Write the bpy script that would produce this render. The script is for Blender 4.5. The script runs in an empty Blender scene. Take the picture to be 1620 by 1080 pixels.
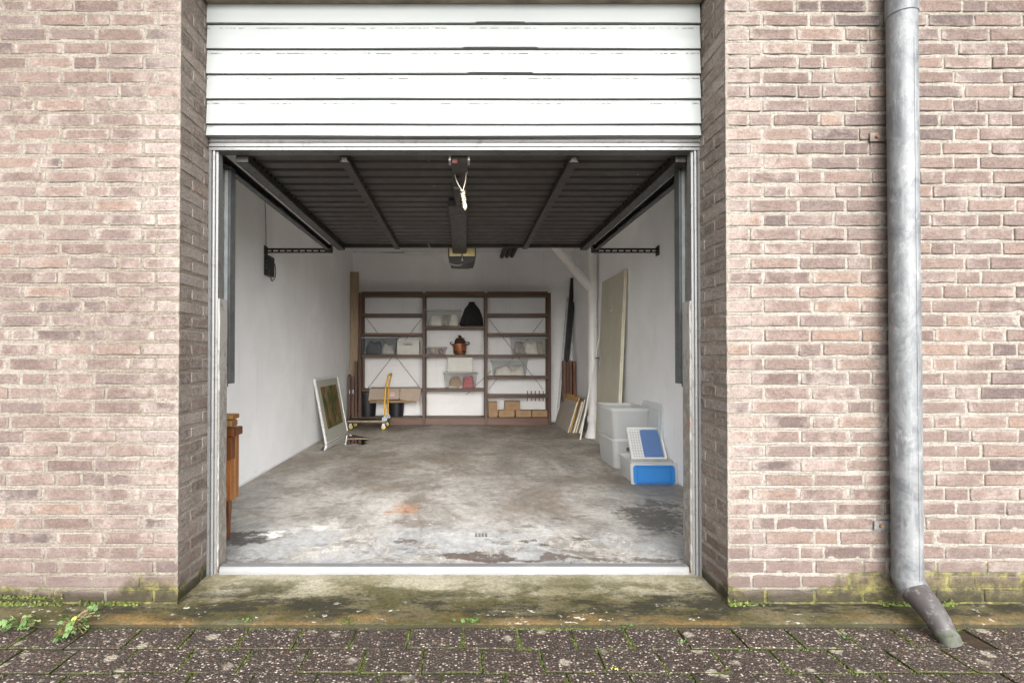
import bpy, bmesh, math, random
import numpy as np
from mathutils import Vector, Matrix
random.seed(7)
R = math.radians
scn = bpy.context.scene
COL = scn.collection

# ---------------------------------------------------------------- camera
F, CX, PITCH, CAM_H = 840.0, 733.0, R(0.65), 1.055
CY = 566.0 - F * math.tan(PITCH)
cam = bpy.data.cameras.new('camera')
cam.sensor_fit = 'HORIZONTAL'; cam.sensor_width = 36.0
cam.lens = F / 1620 * 36.0
cam.shift_x = (810 - CX) / 1620
cam.shift_y = (CY - 540) / 1620
cam.clip_start = 0.05; cam.clip_end = 500
camo = bpy.data.objects.new('camera', cam); COL.objects.link(camo)
camo.location = (0, 0, CAM_H); camo.rotation_euler = (R(90) + PITCH, 0, 0)
scn.camera = camo

# ---------------------------------------------------------------- world, sun, exposure
SUN_EL, SUN_AZ = R(21), R(5)          # sun stands behind the camera, a little to the right
w = bpy.data.worlds.new('World'); scn.world = w; w.use_nodes = True
nt = w.node_tree; nt.nodes.clear()
sky = nt.nodes.new('ShaderNodeTexSky'); sky.sky_type = 'NISHITA'; sky.sun_disc = False
sky.sun_elevation = SUN_EL; sky.sun_rotation = math.pi - SUN_AZ
sky.air_density = 1.0; sky.dust_density = 3.0; sky.ozone_density = 1.0
hs = nt.nodes.new('ShaderNodeHueSaturation'); hs.inputs['Saturation'].default_value = 0.22   # a grey overcast sky
bg = nt.nodes.new('ShaderNodeBackground'); bg.inputs['Strength'].default_value = 0.06
out = nt.nodes.new('ShaderNodeOutputWorld')
nt.links.new(sky.outputs[0], hs.inputs['Color']); nt.links.new(hs.outputs[0], bg.inputs['Color']); nt.links.new(bg.outputs[0], out.inputs[0])
sl = bpy.data.lights.new('sun', 'SUN'); sl.energy = 1.5; sl.angle = R(78); sl.color = (0.975, 0.985, 1.0)
so = bpy.data.objects.new('sun', sl); COL.objects.link(so)
dirv = Vector((-math.sin(SUN_AZ) * math.cos(SUN_EL), math.cos(SUN_AZ) * math.cos(SUN_EL), -math.sin(SUN_EL)))
so.rotation_euler = dirv.to_track_quat('-Z', 'Y').to_euler(); so.location = (3, -10, 8)
scn.view_settings.view_transform = 'Standard'; scn.view_settings.look = 'None'
scn.view_settings.gamma = 1.0; scn.view_settings.use_curve_mapping = False
scn.view_settings.exposure = 2.62
scn.render.engine = 'CYCLES'
cy = scn.cycles
cy.max_bounces = 14; cy.diffuse_bounces = 8; cy.glossy_bounces = 4; cy.transmission_bounces = 6; cy.transparent_max_bounces = 16
cy.sample_clamp_indirect = 8
cy.use_denoising = True
try: cy.denoiser = 'OPENIMAGEDENOISE'
except Exception: pass

# ---------------------------------------------------------------- helpers
def P(px, py, Y):
    "point of the place seen at photo position (px, py) at depth Y"
    v = (CY - py) / F; s, c = math.sin(PITCH), math.cos(PITCH)
    Z = Y * (s + v * c) / (c - v * s); d = Y * c + Z * s
    return ((px - CX) / F * d, Y, Z + CAM_H)
def FL(px, py, z=0.0):
    "point on a level at height z"
    v = (CY - py) / F; s, c = math.sin(PITCH), math.cos(PITCH)
    Y = (z - CAM_H) * (c - v * s) / (s + v * c)
    return P(px, py, Y)

def hash3(ix, iy, iz, seed):
    n = (ix * 374761393 + iy * 668265263 + iz * 2147483647 + seed * 1274126177).astype(np.int64) & 0xffffffff
    n = ((n ^ (n >> 13)) * 1274126177) & 0xffffffff
    n = ((n ^ (n >> 16)) * 2246822519) & 0xffffffff
    return ((n ^ (n >> 15)) & 0xffffff) / float(0xffffff)
def vnoise(p, scale, seed=0, octaves=1):
    p = np.asarray(p, dtype=float); tot = np.zeros(len(p)); amp = 1.0; nrm = 0.0
    for o in range(octaves):
        q = p * scale * (2 ** o); i = np.floor(q).astype(np.int64); f = q - i; f = f * f * (3 - 2 * f)
        r = np.zeros(len(p))
        for a in (0, 1):
            for b in (0, 1):
                for c in (0, 1):
                    wgt = (f[:, 0] if a else 1 - f[:, 0]) * (f[:, 1] if b else 1 - f[:, 1]) * (f[:, 2] if c else 1 - f[:, 2])
                    r += wgt * hash3(i[:, 0] + a, i[:, 1] + b, i[:, 2] + c, seed + o * 17)
        tot += amp * r; nrm += amp; amp *= 0.5
    return tot / nrm

ORIGIN = {}
def origin_of(o):
    v = Vector((0, 0, 0))
    while o is not None:
        v += Vector(ORIGIN.get(o.name, (0, 0, 0))); o = o.parent
    return v
def props(o, label=None, cat=None, group=None, kind=None):
    if label: o['label'] = label
    if cat: o['category'] = cat
    if group: o['group'] = group
    if kind: o['kind'] = kind
    return o
def thing(name, loc, label, cat, group=None):
    o = bpy.data.objects.new(name, None); COL.objects.link(o); o.empty_display_size = 0.1
    o.location = loc; ORIGIN[o.name] = tuple(loc)
    return props(o, label, cat, group)

class MB:
    def __init__(s): s.v = []; s.f = []
    def add(s, verts, faces):
        b = len(s.v); s.v += [tuple(x) for x in verts]; s.f += [tuple(b + i for i in q) for q in faces]; return s
    def box(s, x0, x1, y0, y1, z0, z1):
        return s.add([(x0,y0,z0),(x1,y0,z0),(x1,y1,z0),(x0,y1,z0),(x0,y0,z1),(x1,y0,z1),(x1,y1,z1),(x0,y1,z1)],
                     [(3,2,1,0),(4,5,6,7),(0,1,5,4),(1,2,6,5),(2,3,7,6),(3,0,4,7)])
    def prism(s, poly, axis, a0, a1):
        "poly: 2-D outline in the other two axes in cyclic order; extruded along axis"
        def pt(u, v, a):
            return (a, u, v) if axis == 'x' else (u, a, v) if axis == 'y' else (u, v, a)
        n = len(poly)
        vs = [pt(u, v, a0) for u, v in poly] + [pt(u, v, a1) for u, v in poly]
        fs = [tuple(range(n))[::-1], tuple(range(n, 2 * n))] + [(i, (i + 1) % n, n + (i + 1) % n, n + i) for i in range(n)]
        return s.add(vs, fs)
    def tube(s, pts, r, n=8, cap=True):
        pts = [Vector(p) for p in pts]; rs = r if isinstance(r, (list, tuple)) else [r] * len(pts)
        t = (pts[1] - pts[0]).normalized()
        u = t.orthogonal().normalized(); rings = []
        for i, p in enumerate(pts):
            t2 = (pts[min(i + 1, len(pts) - 1)] - pts[max(i - 1, 0)]).normalized()
            u = (u - t2 * u.dot(t2)).normalized(); v = t2.cross(u)
            rings.append([p + (u * math.cos(2 * math.pi * k / n) + v * math.sin(2 * math.pi * k / n)) * rs[i] for k in range(n)])
        vs = [p for rg in rings for p in rg]
        fs = [(i * n + k, i * n + (k + 1) % n, (i + 1) * n + (k + 1) % n, (i + 1) * n + k) for i in range(len(pts) - 1) for k in range(n)]
        if cap: fs += [tuple(range(n))[::-1], tuple((len(pts) - 1) * n + k for k in range(n))]
        return s.add(vs, fs)
    def bar(s, p0, p1, w, h, up=(0, 0, 1)):
        p0 = Vector(p0); p1 = Vector(p1); t = (p1 - p0).normalized(); up = Vector(up)
        a = t.cross(up).normalized(); b = a.cross(t).normalized()
        vs = [p + a * (w / 2 * i) + b * (h / 2 * j) for p in (p0, p1) for i, j in ((-1,-1),(1,-1),(1,1),(-1,1))]
        return s.add(vs, [(3,2,1,0),(4,5,6,7),(0,1,5,4),(1,2,6,5),(2,3,7,6),(3,0,4,7)])
    def lathe(s, prof, cx, cyy, n=20, sx=1, sy=1):
        m = len(prof)
        vs = [(cx + r * sx * math.cos(2 * math.pi * k / n), cyy + r * sy * math.sin(2 * math.pi * k / n), z) for r, z in prof for k in range(n)]
        fs = [(i * n + k, i * n + (k + 1) % n, (i + 1) * n + (k + 1) % n, (i + 1) * n + k) for i in range(m - 1) for k in range(n)]
        return s.add(vs, fs)
    def xform(s, M):
        s.v = [tuple(M @ Vector(p)) for p in s.v]; return s
    def mesh(s, name, off=(0, 0, 0), bevel=0, seg=1, smooth=False, fix=True):
        me = bpy.data.meshes.new(name)
        o = Vector(off); me.from_pydata([tuple(Vector(p) - o) for p in s.v], [], s.f)
        if bevel or fix:
            bm = bmesh.new(); bm.from_mesh(me)
            if fix: bmesh.ops.recalc_face_normals(bm, faces=bm.faces)
            if bevel:
                ed = [e for e in bm.edges if len(e.link_faces) == 2 and e.calc_face_angle(0) > 0.5]
                bmesh.ops.bevel(bm, geom=ed, offset=bevel, segments=seg, affect='EDGES', profile=0.6, clamp_overlap=True)
            bm.to_mesh(me); bm.free()
        if smooth:
            me.polygons.foreach_set('use_smooth', [True] * len(me.polygons))
            if smooth == 'auto':
                bm = bmesh.new(); bm.from_mesh(me)
                for e in bm.edges:
                    e.smooth = not (len(e.link_faces) != 2 or e.calc_face_angle(0) > 0.6)
                bm.to_mesh(me); bm.free()
        return me
    def build(s, name, m, parent=None, bevel=0, seg=1, smooth=False, org=None, fix=True):
        if parent is None:
            if org is None:
                vv = np.array(s.v); org = ((vv[:,0].min() + vv[:,0].max()) / 2, (vv[:,1].min() + vv[:,1].max()) / 2, vv[:,2].min())
            off = Vector(org)
        else: off = origin_of(parent)
        me = s.mesh(name, off, bevel, seg, smooth, fix)
        me.materials.append(m)
        o = bpy.data.objects.new(name, me); COL.objects.link(o)
        if parent is None: o.location = off; ORIGIN[o.name] = tuple(off)
        else: o.parent = parent
        return o
def sub(name, me, parent, loc, rot=None):
    "one more piece under parent that shares mesh data; loc in world coordinates"
    o = bpy.data.objects.new(name, me); COL.objects.link(o); o.parent = parent
    o.location = Vector(loc) - origin_of(parent)
    if rot: o.rotation_euler = rot
    return o

# ---------------------------------------------------------------- materials
class NT:
    def __init__(s, name):
        s.m = bpy.data.materials.new(name); s.m.use_nodes = True; s.t = s.m.node_tree
        s.b = s.t.nodes['Principled BSDF']; s.out = s.t.nodes['Material Output']
    def n(s, typ, ins=None, o=0, **pr):
        nd = s.t.nodes.new('ShaderNode' + typ)
        for k, v in pr.items(): setattr(nd, k, v)
        for k, v in (ins or {}).items(): s.set(nd.inputs[k], v)
        return nd.outputs[o]
    def set(s, inp, v):
        if isinstance(v, bpy.types.NodeSocket): s.t.links.new(v, inp)
        elif isinstance(v, (tuple, list)) and len(v) == 3 and inp.type == 'RGBA': inp.default_value = (*v, 1)
        else: inp.default_value = v
    def pos(s): return s.n('NewGeometry')
    def obj(s): return s.n('TexCoord', o=3)
    def gen(s): return s.n('TexCoord', o=0)
    def noise(s, vec, scale, detail=3, rough=0.55, dist=0.0):
        return s.n('TexNoise', {'Vector': vec, 'Scale': scale, 'Detail': detail, 'Roughness': rough, 'Distortion': dist})
    def vor(s, vec, scale, o=0, feature='F1', rnd=1.0):
        return s.n('TexVoronoi', {'Vector': vec, 'Scale': scale, 'Randomness': rnd}, o=o, feature=feature)
    def ramp(s, fac, stops, interp='LINEAR'):
        nd = s.t.nodes.new('ShaderNodeValToRGB'); s.set(nd.inputs[0], fac); cr = nd.color_ramp; cr.interpolation = interp
        while len(cr.elements) < len(stops): cr.elements.new(0.5)
        for e, (p, c) in zip(cr.elements, stops):
            e.position = p; e.color = (c, c, c, 1) if not isinstance(c, (tuple, list)) else (*c, 1)
        return nd.outputs[0]
    def step(s, fac, a, b, lo=0.0, hi=1.0):
        return s.n('MapRange', {'Value': fac, 'From Min': a, 'From Max': b, 'To Min': lo, 'To Max': hi}, interpolation_type='SMOOTHSTEP')
    def math(s, op, a, b=0.0): return s.n('Math', {0: a, 1: b}, operation=op)
    def mul(s, a, b): return s.math('MULTIPLY', a, b)
    def add(s, a, b): return s.math('ADD', a, b)
    def mix(s, a, b, f, blend='MIX'):
        nd = s.t.nodes.new('ShaderNodeMix'); nd.data_type = 'RGBA'; nd.blend_type = blend
        s.set(nd.inputs[0], f); s.set(nd.inputs[6], a); s.set(nd.inputs[7], b); return nd.outputs[2]
    def map(s, vec, scale=(1,1,1), loc=(0,0,0), rot=(0,0,0)):
        return s.n('Mapping', {'Vector': vec, 'Scale': scale, 'Location': loc, 'Rotation': rot})
    def xyz(s, vec):
        nd = s.t.nodes.new('ShaderNodeSeparateXYZ'); s.set(nd.inputs[0], vec); return nd.outputs
    def bump(s, h, strength=0.3, dist=0.01):
        return s.n('Bump', {'Height': h, 'Strength': strength, 'Distance': dist})
    def fin(s, col, rough=0.6, metal=0.0, normal=None, spec=0.5, **kw):
        s.set(s.b.inputs['Base Color'], col); s.set(s.b.inputs['Roughness'], rough); s.set(s.b.inputs['Metallic'], metal)
        s.set(s.b.inputs['Specular IOR Level'], spec)
        if normal is not None: s.set(s.b.inputs['Normal'], normal)
        for k, v in kw.items(): s.set(s.b.inputs[k.replace('_', ' ')], v)
        return s.m
def shade(c, k): return tuple(min(1, x * k) for x in c)

def plain(name, col, rough=0.55, metal=0.0, var=0.18, scale=9, bump=0.15, bscale=90, dirt=None, dirtamt=0.5, spec=0.5):
    N = NT(name); o = N.obj()
    a = N.noise(o, scale, 5, 0.6)
    c = N.mix(shade(col, 1 - var), shade(col, 1 + var), N.step(a, 0.3, 0.7))
    if dirt:
        d = N.step(N.noise(o, scale * 1.7, 6, 0.7, 0.5), 0.5, 0.72)
        c = N.mix(c, dirt, N.mul(d, dirtamt))
    r = N.n('MapRange', {'Value': N.noise(o, scale * 3, 3), 'From Min': 0.3, 'From Max': 0.7, 'To Min': max(0.02, rough - 0.1), 'To Max': min(1, rough + 0.1)})
    return N.fin(c, r, metal, N.bump(N.noise(o, bscale, 3), bump, 0.003), spec)

def wood(name, c0, c1, rough=0.45, axis='z', scale=1.0):
    N = NT(name); o = N.obj()
    sc = {'x': (1.5, 22, 22), 'y': (22, 1.5, 22), 'z': (22, 22, 1.5)}[axis]
    v = N.map(o, tuple(q * scale for q in sc))
    a = N.noise(v, 1.0, 6, 0.65, 0.8); b = N.noise(v, 5.0, 4, 0.6)
    c = N.mix(c0, c1, N.step(a, 0.32, 0.68)); c = N.mix(c, shade(c0, 0.55), N.mul(N.step(b, 0.52, 0.75), 0.5))
    return N.fin(c, rough, 0, N.bump(b, 0.2, 0.002))

def algae_mask(N, z, p, top, soft):
    "green growth at the wall's foot with a ragged upper edge"
    n1 = N.step(N.noise(N.map(p, (1, 1, 0.6)), 2.3, 5, 0.7), 0.34, 0.66); n2 = N.noise(p, 24, 5, 0.75)
    lim = N.add(N.mul(n1, top * 1.5), N.mul(n2, 0.075))
    d = N.math('SUBTRACT', N.add(lim, -0.055), z)
    return N.step(d, -soft, soft)

def brick_mat():
    N = NT('brick'); p = N.pos(); g = N.gen(); X = N.xyz(p); G = N.xyz(g)
    rnd = N.n('ObjectInfo', o=5); isl = N.n('NewGeometry', o=8)
    r = N.math('FRACT', N.add(rnd, isl))
    r2 = N.math('FRACT', N.mul(r, 17.31))
    base = N.ramp(r, [(0.0, (0.205, 0.135, 0.112)), (0.2, (0.275, 0.185, 0.150)), (0.4, (0.225, 0.160, 0.140)), (0.55, (0.310, 0.205, 0.158)),
                      (0.7, (0.255, 0.182, 0.158)), (0.84, (0.345, 0.215, 0.150)), (0.90, (0.160, 0.113, 0.102)), (0.95, (0.185, 0.132, 0.118)), (1.0, (0.30, 0.21, 0.175))])
    off = N.n('CombineXYZ', {0: N.mul(r, 31.0), 1: N.mul(r2, 17.0), 2: N.mul(r, 11.0)})
    pv = N.n('VectorMath', {0: p, 1: off}, operation='ADD')
    fold = N.noise(N.map(pv, (10, 10, 42)), 1.0, 5, 0.65, 1.2)
    base = N.mix(base, shade((0.22, 0.155, 0.13), 0.8), N.mul(N.step(fold, 0.5, 0.72), 0.5))
    pink = N.noise(pv, 14, 5, 0.65)
    base = N.mix(base, (0.40, 0.29, 0.235), N.mul(N.step(pink, 0.48, 0.72), 0.55))
    # lime bloom and smeared mortar: along the lower and upper arrises, in patches, most beside the opening
    gz = N.math('ABSOLUTE', N.add(G[2], -0.5))
    gx = N.math('ABSOLUTE', N.add(G[0], -0.5))
    edge = N.math('MAXIMUM', N.mul(gz, 1.0), N.mul(N.add(gx, -0.06), 1.05))
    wob = N.noise(pv, 38, 4, 0.7)
    big = N.noise(p, 1.6, 4, 0.6); med = N.noise(p, 6.0, 4, 0.65)
    ax = N.math('ABSOLUTE', N.add(X[0], 0.06))
    near = N.step(ax, 1.50, 1.19)                 # bloom by the opening's corners
    ny_ = N.math('ABSOLUTE', N.xyz(N.n('NewGeometry', o=1))[1])
    near = N.mul(N.mul(near, N.step(X[2], 0.1, 0.5)), N.step(ny_, 0.3, 0.7, 0.35, 1.0))
    big = N.mul(big, N.step(ny_, 0.2, 0.7, 0.9, 1.0)); med = N.mul(med, N.step(ny_, 0.2, 0.7, 0.93, 1.0))
    amount = N.add(N.mul(N.step(big, 0.38, 0.7), 0.10), N.add(N.mul(near, 0.10), N.mul(r2, 0.09)))
    sm = N.step(N.add(edge, N.add(N.mul(N.add(wob, -0.5), 0.42), amount)), 0.44, 0.62)
    patch = N.step(N.add(med, N.add(N.mul(near, 0.20), N.mul(r2, 0.10))), 0.56, 0.76)
    fine = N.noise(p, 130, 3, 0.7)
    lime = N.mix((0.50, 0.425, 0.35), (0.60, 0.52, 0.45), fine)
    c = N.mix(base, lime, N.mul(sm, N.add(0.42, N.mul(fine, 0.5))))
    c = N.mix(c, (0.53, 0.43, 0.37), N.mul(N.mul(patch, N.add(0.25, fine)), 0.65))
    c = N.mix(c, (0.09, 0.07, 0.06), N.mul(N.step(N.noise(p, 95, 2, 0.5), 0.66, 0.74), 0.45))
    c = N.n('HueSaturation', {'Saturation': 0.80, 'Value': 0.77, 'Color': c})
    gk = N.n('MapRange', {'Value': N.noise(p, 95, 7, 0.85), 'From Min': 0.34, 'From Max': 0.66, 'To Min': 0.36, 'To Max': 0.98})
    c = N.mix(c, N.n('CombineXYZ', {0: gk, 1: gk, 2: gk}), 1.0, 'MULTIPLY')
    # wet dark foot and algae
    foot = N.step(N.add(X[2], N.mul(N.noise(p, 4, 3), 0.14)), 0.36, 0.10)
    c = N.mix(c, (0.105, 0.078, 0.070), N.mul(foot, 0.62))
    al = algae_mask(N, X[2], p, 0.085, 0.035)
    alc = N.ramp(N.noise(p, 20, 7, 0.8), [(0.36, (0.016, 0.014, 0.010)), (0.48, (0.050, 0.046, 0.018)), (0.62, (0.155, 0.135, 0.040))])
    c = N.mix(c, alc, N.mul(al, 0.72))
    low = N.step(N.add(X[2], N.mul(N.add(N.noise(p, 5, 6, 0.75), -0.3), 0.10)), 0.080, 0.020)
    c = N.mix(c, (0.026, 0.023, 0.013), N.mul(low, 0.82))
    h = N.add(N.mul(N.noise(pv, 120, 4, 0.7), 0.6), N.mul(fold, 0.9))
    return N.fin(c, 0.9, 0, N.bump(h, 1.0, 0.006), 0.2)

def mortar_mat():
    N = NT('mortar'); p = N.pos(); X = N.xyz(p)
    big = N.noise(p, 1.3, 4, 0.6); fine = N.noise(p, 160, 4, 0.75)
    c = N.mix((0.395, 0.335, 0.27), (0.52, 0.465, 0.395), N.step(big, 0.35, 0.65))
    c = N.mix(c, (0.62, 0.56, 0.48), N.mul(N.step(N.noise(p, 7, 4, 0.7), 0.5, 0.75), 0.6))
    c = N.mix(c, (0.66, 0.605, 0.53), N.mul(N.step(X[0], 1.15, 1.3), 0.7))
    c = N.mix(c, (0.16, 0.14, 0.11), N.mul(N.step(fine, 0.56, 0.72), 0.55))  # dark speckle paints relief shade into the joints
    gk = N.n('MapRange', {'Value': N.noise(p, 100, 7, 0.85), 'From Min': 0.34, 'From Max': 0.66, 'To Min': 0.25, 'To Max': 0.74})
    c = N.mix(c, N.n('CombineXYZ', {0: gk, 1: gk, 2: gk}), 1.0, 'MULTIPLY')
    foot = N.step(N.add(X[2], N.mul(N.noise(p, 5, 3), 0.10)), 0.16, 0.05)
    c = N.mix(c, (0.13, 0.115, 0.08), N.mul(foot, 0.6))
    al = algae_mask(N, X[2], p, 0.11, 0.035)
    alc = N.ramp(N.noise(p, 20, 7, 0.8), [(0.36, (0.024, 0.021, 0.012)), (0.48, (0.075, 0.070, 0.022)), (0.62, (0.22, 0.20, 0.055))])
    c = N.mix(c, alc, N.mul(al, 0.85))
    return N.fin(c, 0.95, 0, N.bump(N.add(fine, N.noise(p, 60, 4)), 1.0, 0.009), 0.15)

def paver_mat():
    N = NT('exposed aggregate paver'); p = N.pos(); X = N.xyz(p); G = N.xyz(N.gen())
    rnd = N.n('ObjectInfo', o=5)
    pw = N.n('VectorMath', {0: p, 1: N.mul(N.noise(p, 60, 2), 0.006)}, operation='ADD')
    vs = 88
    d = N.vor(pw, vs, 0); cc = N.xyz(N.vor(pw, vs, 1))
    d2 = N.vor(pw, 210, 0); cc2 = N.xyz(N.vor(pw, 210, 1))
    mat = N.mix((0.050, 0.040, 0.035), (0.10, 0.082, 0.070), N.noise(p, 9, 4))
    mat = N.mix(mat, (0.075, 0.055, 0.045), rnd)
    st = N.ramp(cc[0], [(0.0, (0.06, 0.045, 0.04)), (0.45, (0.10, 0.075, 0.062)), (0.58, (0.24, 0.19, 0.155)), (0.72, (0.44, 0.37, 0.31)), (0.86, (0.66, 0.60, 0.53)), (0.97, (0.28, 0.15, 0.09))], 'CONSTANT')
    ms = N.step(d, 0.50, 0.36)
    st2 = N.ramp(cc2[0], [(0.0, (0.05, 0.04, 0.036)), (0.6, (0.14, 0.11, 0.09)), (0.8, (0.36, 0.30, 0.25))], 'CONSTANT')
    c = N.mix(mat, st2, N.step(d2, 0.5, 0.34)); c = N.mix(c, st, ms)
    grime = N.noise(p, 5, 5, 0.7)
    c = N.mix(c, (0.055, 0.045, 0.038), N.mul(N.step(grime, 0.45, 0.7), 0.6))
    lw = N.n('VectorMath', {0: p, 1: N.mul(N.noise(p, 35, 3), 0.03)}, operation='ADD')
    lich = N.mul(N.step(N.add(N.vor(lw, 10, 0), N.mul(N.noise(p, 30, 5, 0.8), 0.25)), 0.40, 0.30), N.step(N.noise(p, 2.6, 3), 0.44, 0.54))
    c = N.mix(c, N.mix((0.40, 0.37, 0.29), (0.62, 0.58, 0.48), N.noise(p, 90, 3)), N.mul(lich, 0.8))
    ex = N.math('ABSOLUTE', N.add(G[0], -0.5)); ey = N.math('ABSOLUTE', N.add(G[1], -0.5))
    edge = N.math('MAXIMUM', N.add(ex, 0.012), ey)
    gm = N.step(N.add(edge, N.mul(N.add(N.noise(p, 11, 5, 0.75), -0.5), 0.34)), 0.465, 0.53)
    c = N.mix(c, N.mix((0.045, 0.060, 0.010), (0.16, 0.18, 0.03), N.noise(p, 60, 3)), N.mul(gm, 0.85))
    nz = N.xyz(N.n('NewGeometry', o=1))[2]
    c = N.mix(c, (0.035, 0.045, 0.010), N.step(nz, 0.80, 0.45))
    c = N.mix(c, (0.66, 0.625, 0.60), 1.0, 'MULTIPLY')
    h = N.add(N.mul(N.step(d, 0.55, 0.15), 1.0), N.mul(N.step(d2, 0.5, 0.1), 0.5))
    r = N.step(N.noise(p, 8, 3), 0.3, 0.7, 0.55, 0.85)
    return N.fin(c, r, 0, N.bump(h, 0.8, 0.004), 0.35)

def apron_mat():
    N = NT('weathered sill concrete'); p = N.pos(); X = N.xyz(p)
    c = N.mix((0.31, 0.275, 0.165), (0.50, 0.455, 0.34), N.step(N.noise(p, 2.6, 6, 0.7), 0.38, 0.62))
    yy = N.add(X[1], N.mul(N.add(N.noise(N.map(p, (1.2, 4, 4)), 2.2, 4, 0.65), -0.5), 0.26))
    front = N.step(yy, 2.52, 2.34)
    c = N.mix(c, (0.120, 0.098, 0.045), N.mul(front, 0.88))
    gr = N.noise(N.map(p, (1.6, 3.2, 3)), 2.4, 6, 0.72)
    c = N.mix(c, (0.085, 0.075, 0.022), N.mul(N.mul(N.step(gr, 0.43, 0.56), 0.8), N.step(yy, 2.62, 2.44)))
    bl = N.noise(N.map(p, (1.0, 3.2, 3), (4, 1, 0)), 3.0, 8, 0.75)
    blm = N.mul(N.step(N.add(bl, N.mul(N.add(N.noise(p, 55, 5, 0.8), -0.5), 0.22)), 0.46, 0.56), N.mul(N.step(yy, 2.50, 2.38), N.step(yy, 2.225, 2.28)))
    c = N.mix(c, (0.035, 0.031, 0.020), N.mul(blm, 0.9))
    oc = N.mul(N.step(yy, 2.30, 2.22), N.step(N.noise(N.map(p, (1, 2, 1), (9, 2, 0)), 3.5, 5), 0.42, 0.62))
    c = N.mix(c, (0.30, 0.18, 0.065), N.mul(oc, 0.75))
    sp = N.noise(p, 70, 4, 0.75)
    c = N.mix(c, (0.05, 0.045, 0.03), N.mul(N.step(sp, 0.54, 0.66), N.add(0.25, N.mul(front, 0.55))))
    lw = N.n('VectorMath', {0: N.map(p, (0.6, 1, 1)), 1: N.mul(N.noise(p, 50, 3), 0.02)}, operation='ADD')
    lich = N.mul(N.step(N.noise(lw, 40, 4, 0.6), 0.60, 0.66), N.mul(N.step(N.noise(p, 4.5, 3), 0.48, 0.56), N.step(X[1], 2.40, 2.30)))
    c = N.mix(c, (0.74, 0.71, 0.60), N.mul(lich, 0.9))
    gk = N.n('MapRange', {'Value': N.noise(p, 60, 6, 0.8), 'From Min': 0.34, 'From Max': 0.66, 'To Min': 0.42, 'To Max': 0.80})
    c = N.mix(c, N.n('CombineXYZ', {0: gk, 1: gk, 2: gk}), 1.0, 'MULTIPLY')
    edge = N.step(N.add(X[1], N.mul(N.noise(p, 30, 4), 0.006)), 2.213, 2.207)
    c = N.mix(c, (0.020, 0.018, 0.010), N.mul(edge, 0.85))
    return N.fin(c, 0.85, 0, N.bump(N.add(N.noise(p, 90, 5, 0.7), N.mul(N.noise(p, 14, 3), 0.7)), 0.6, 0.006), 0.25)

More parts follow.
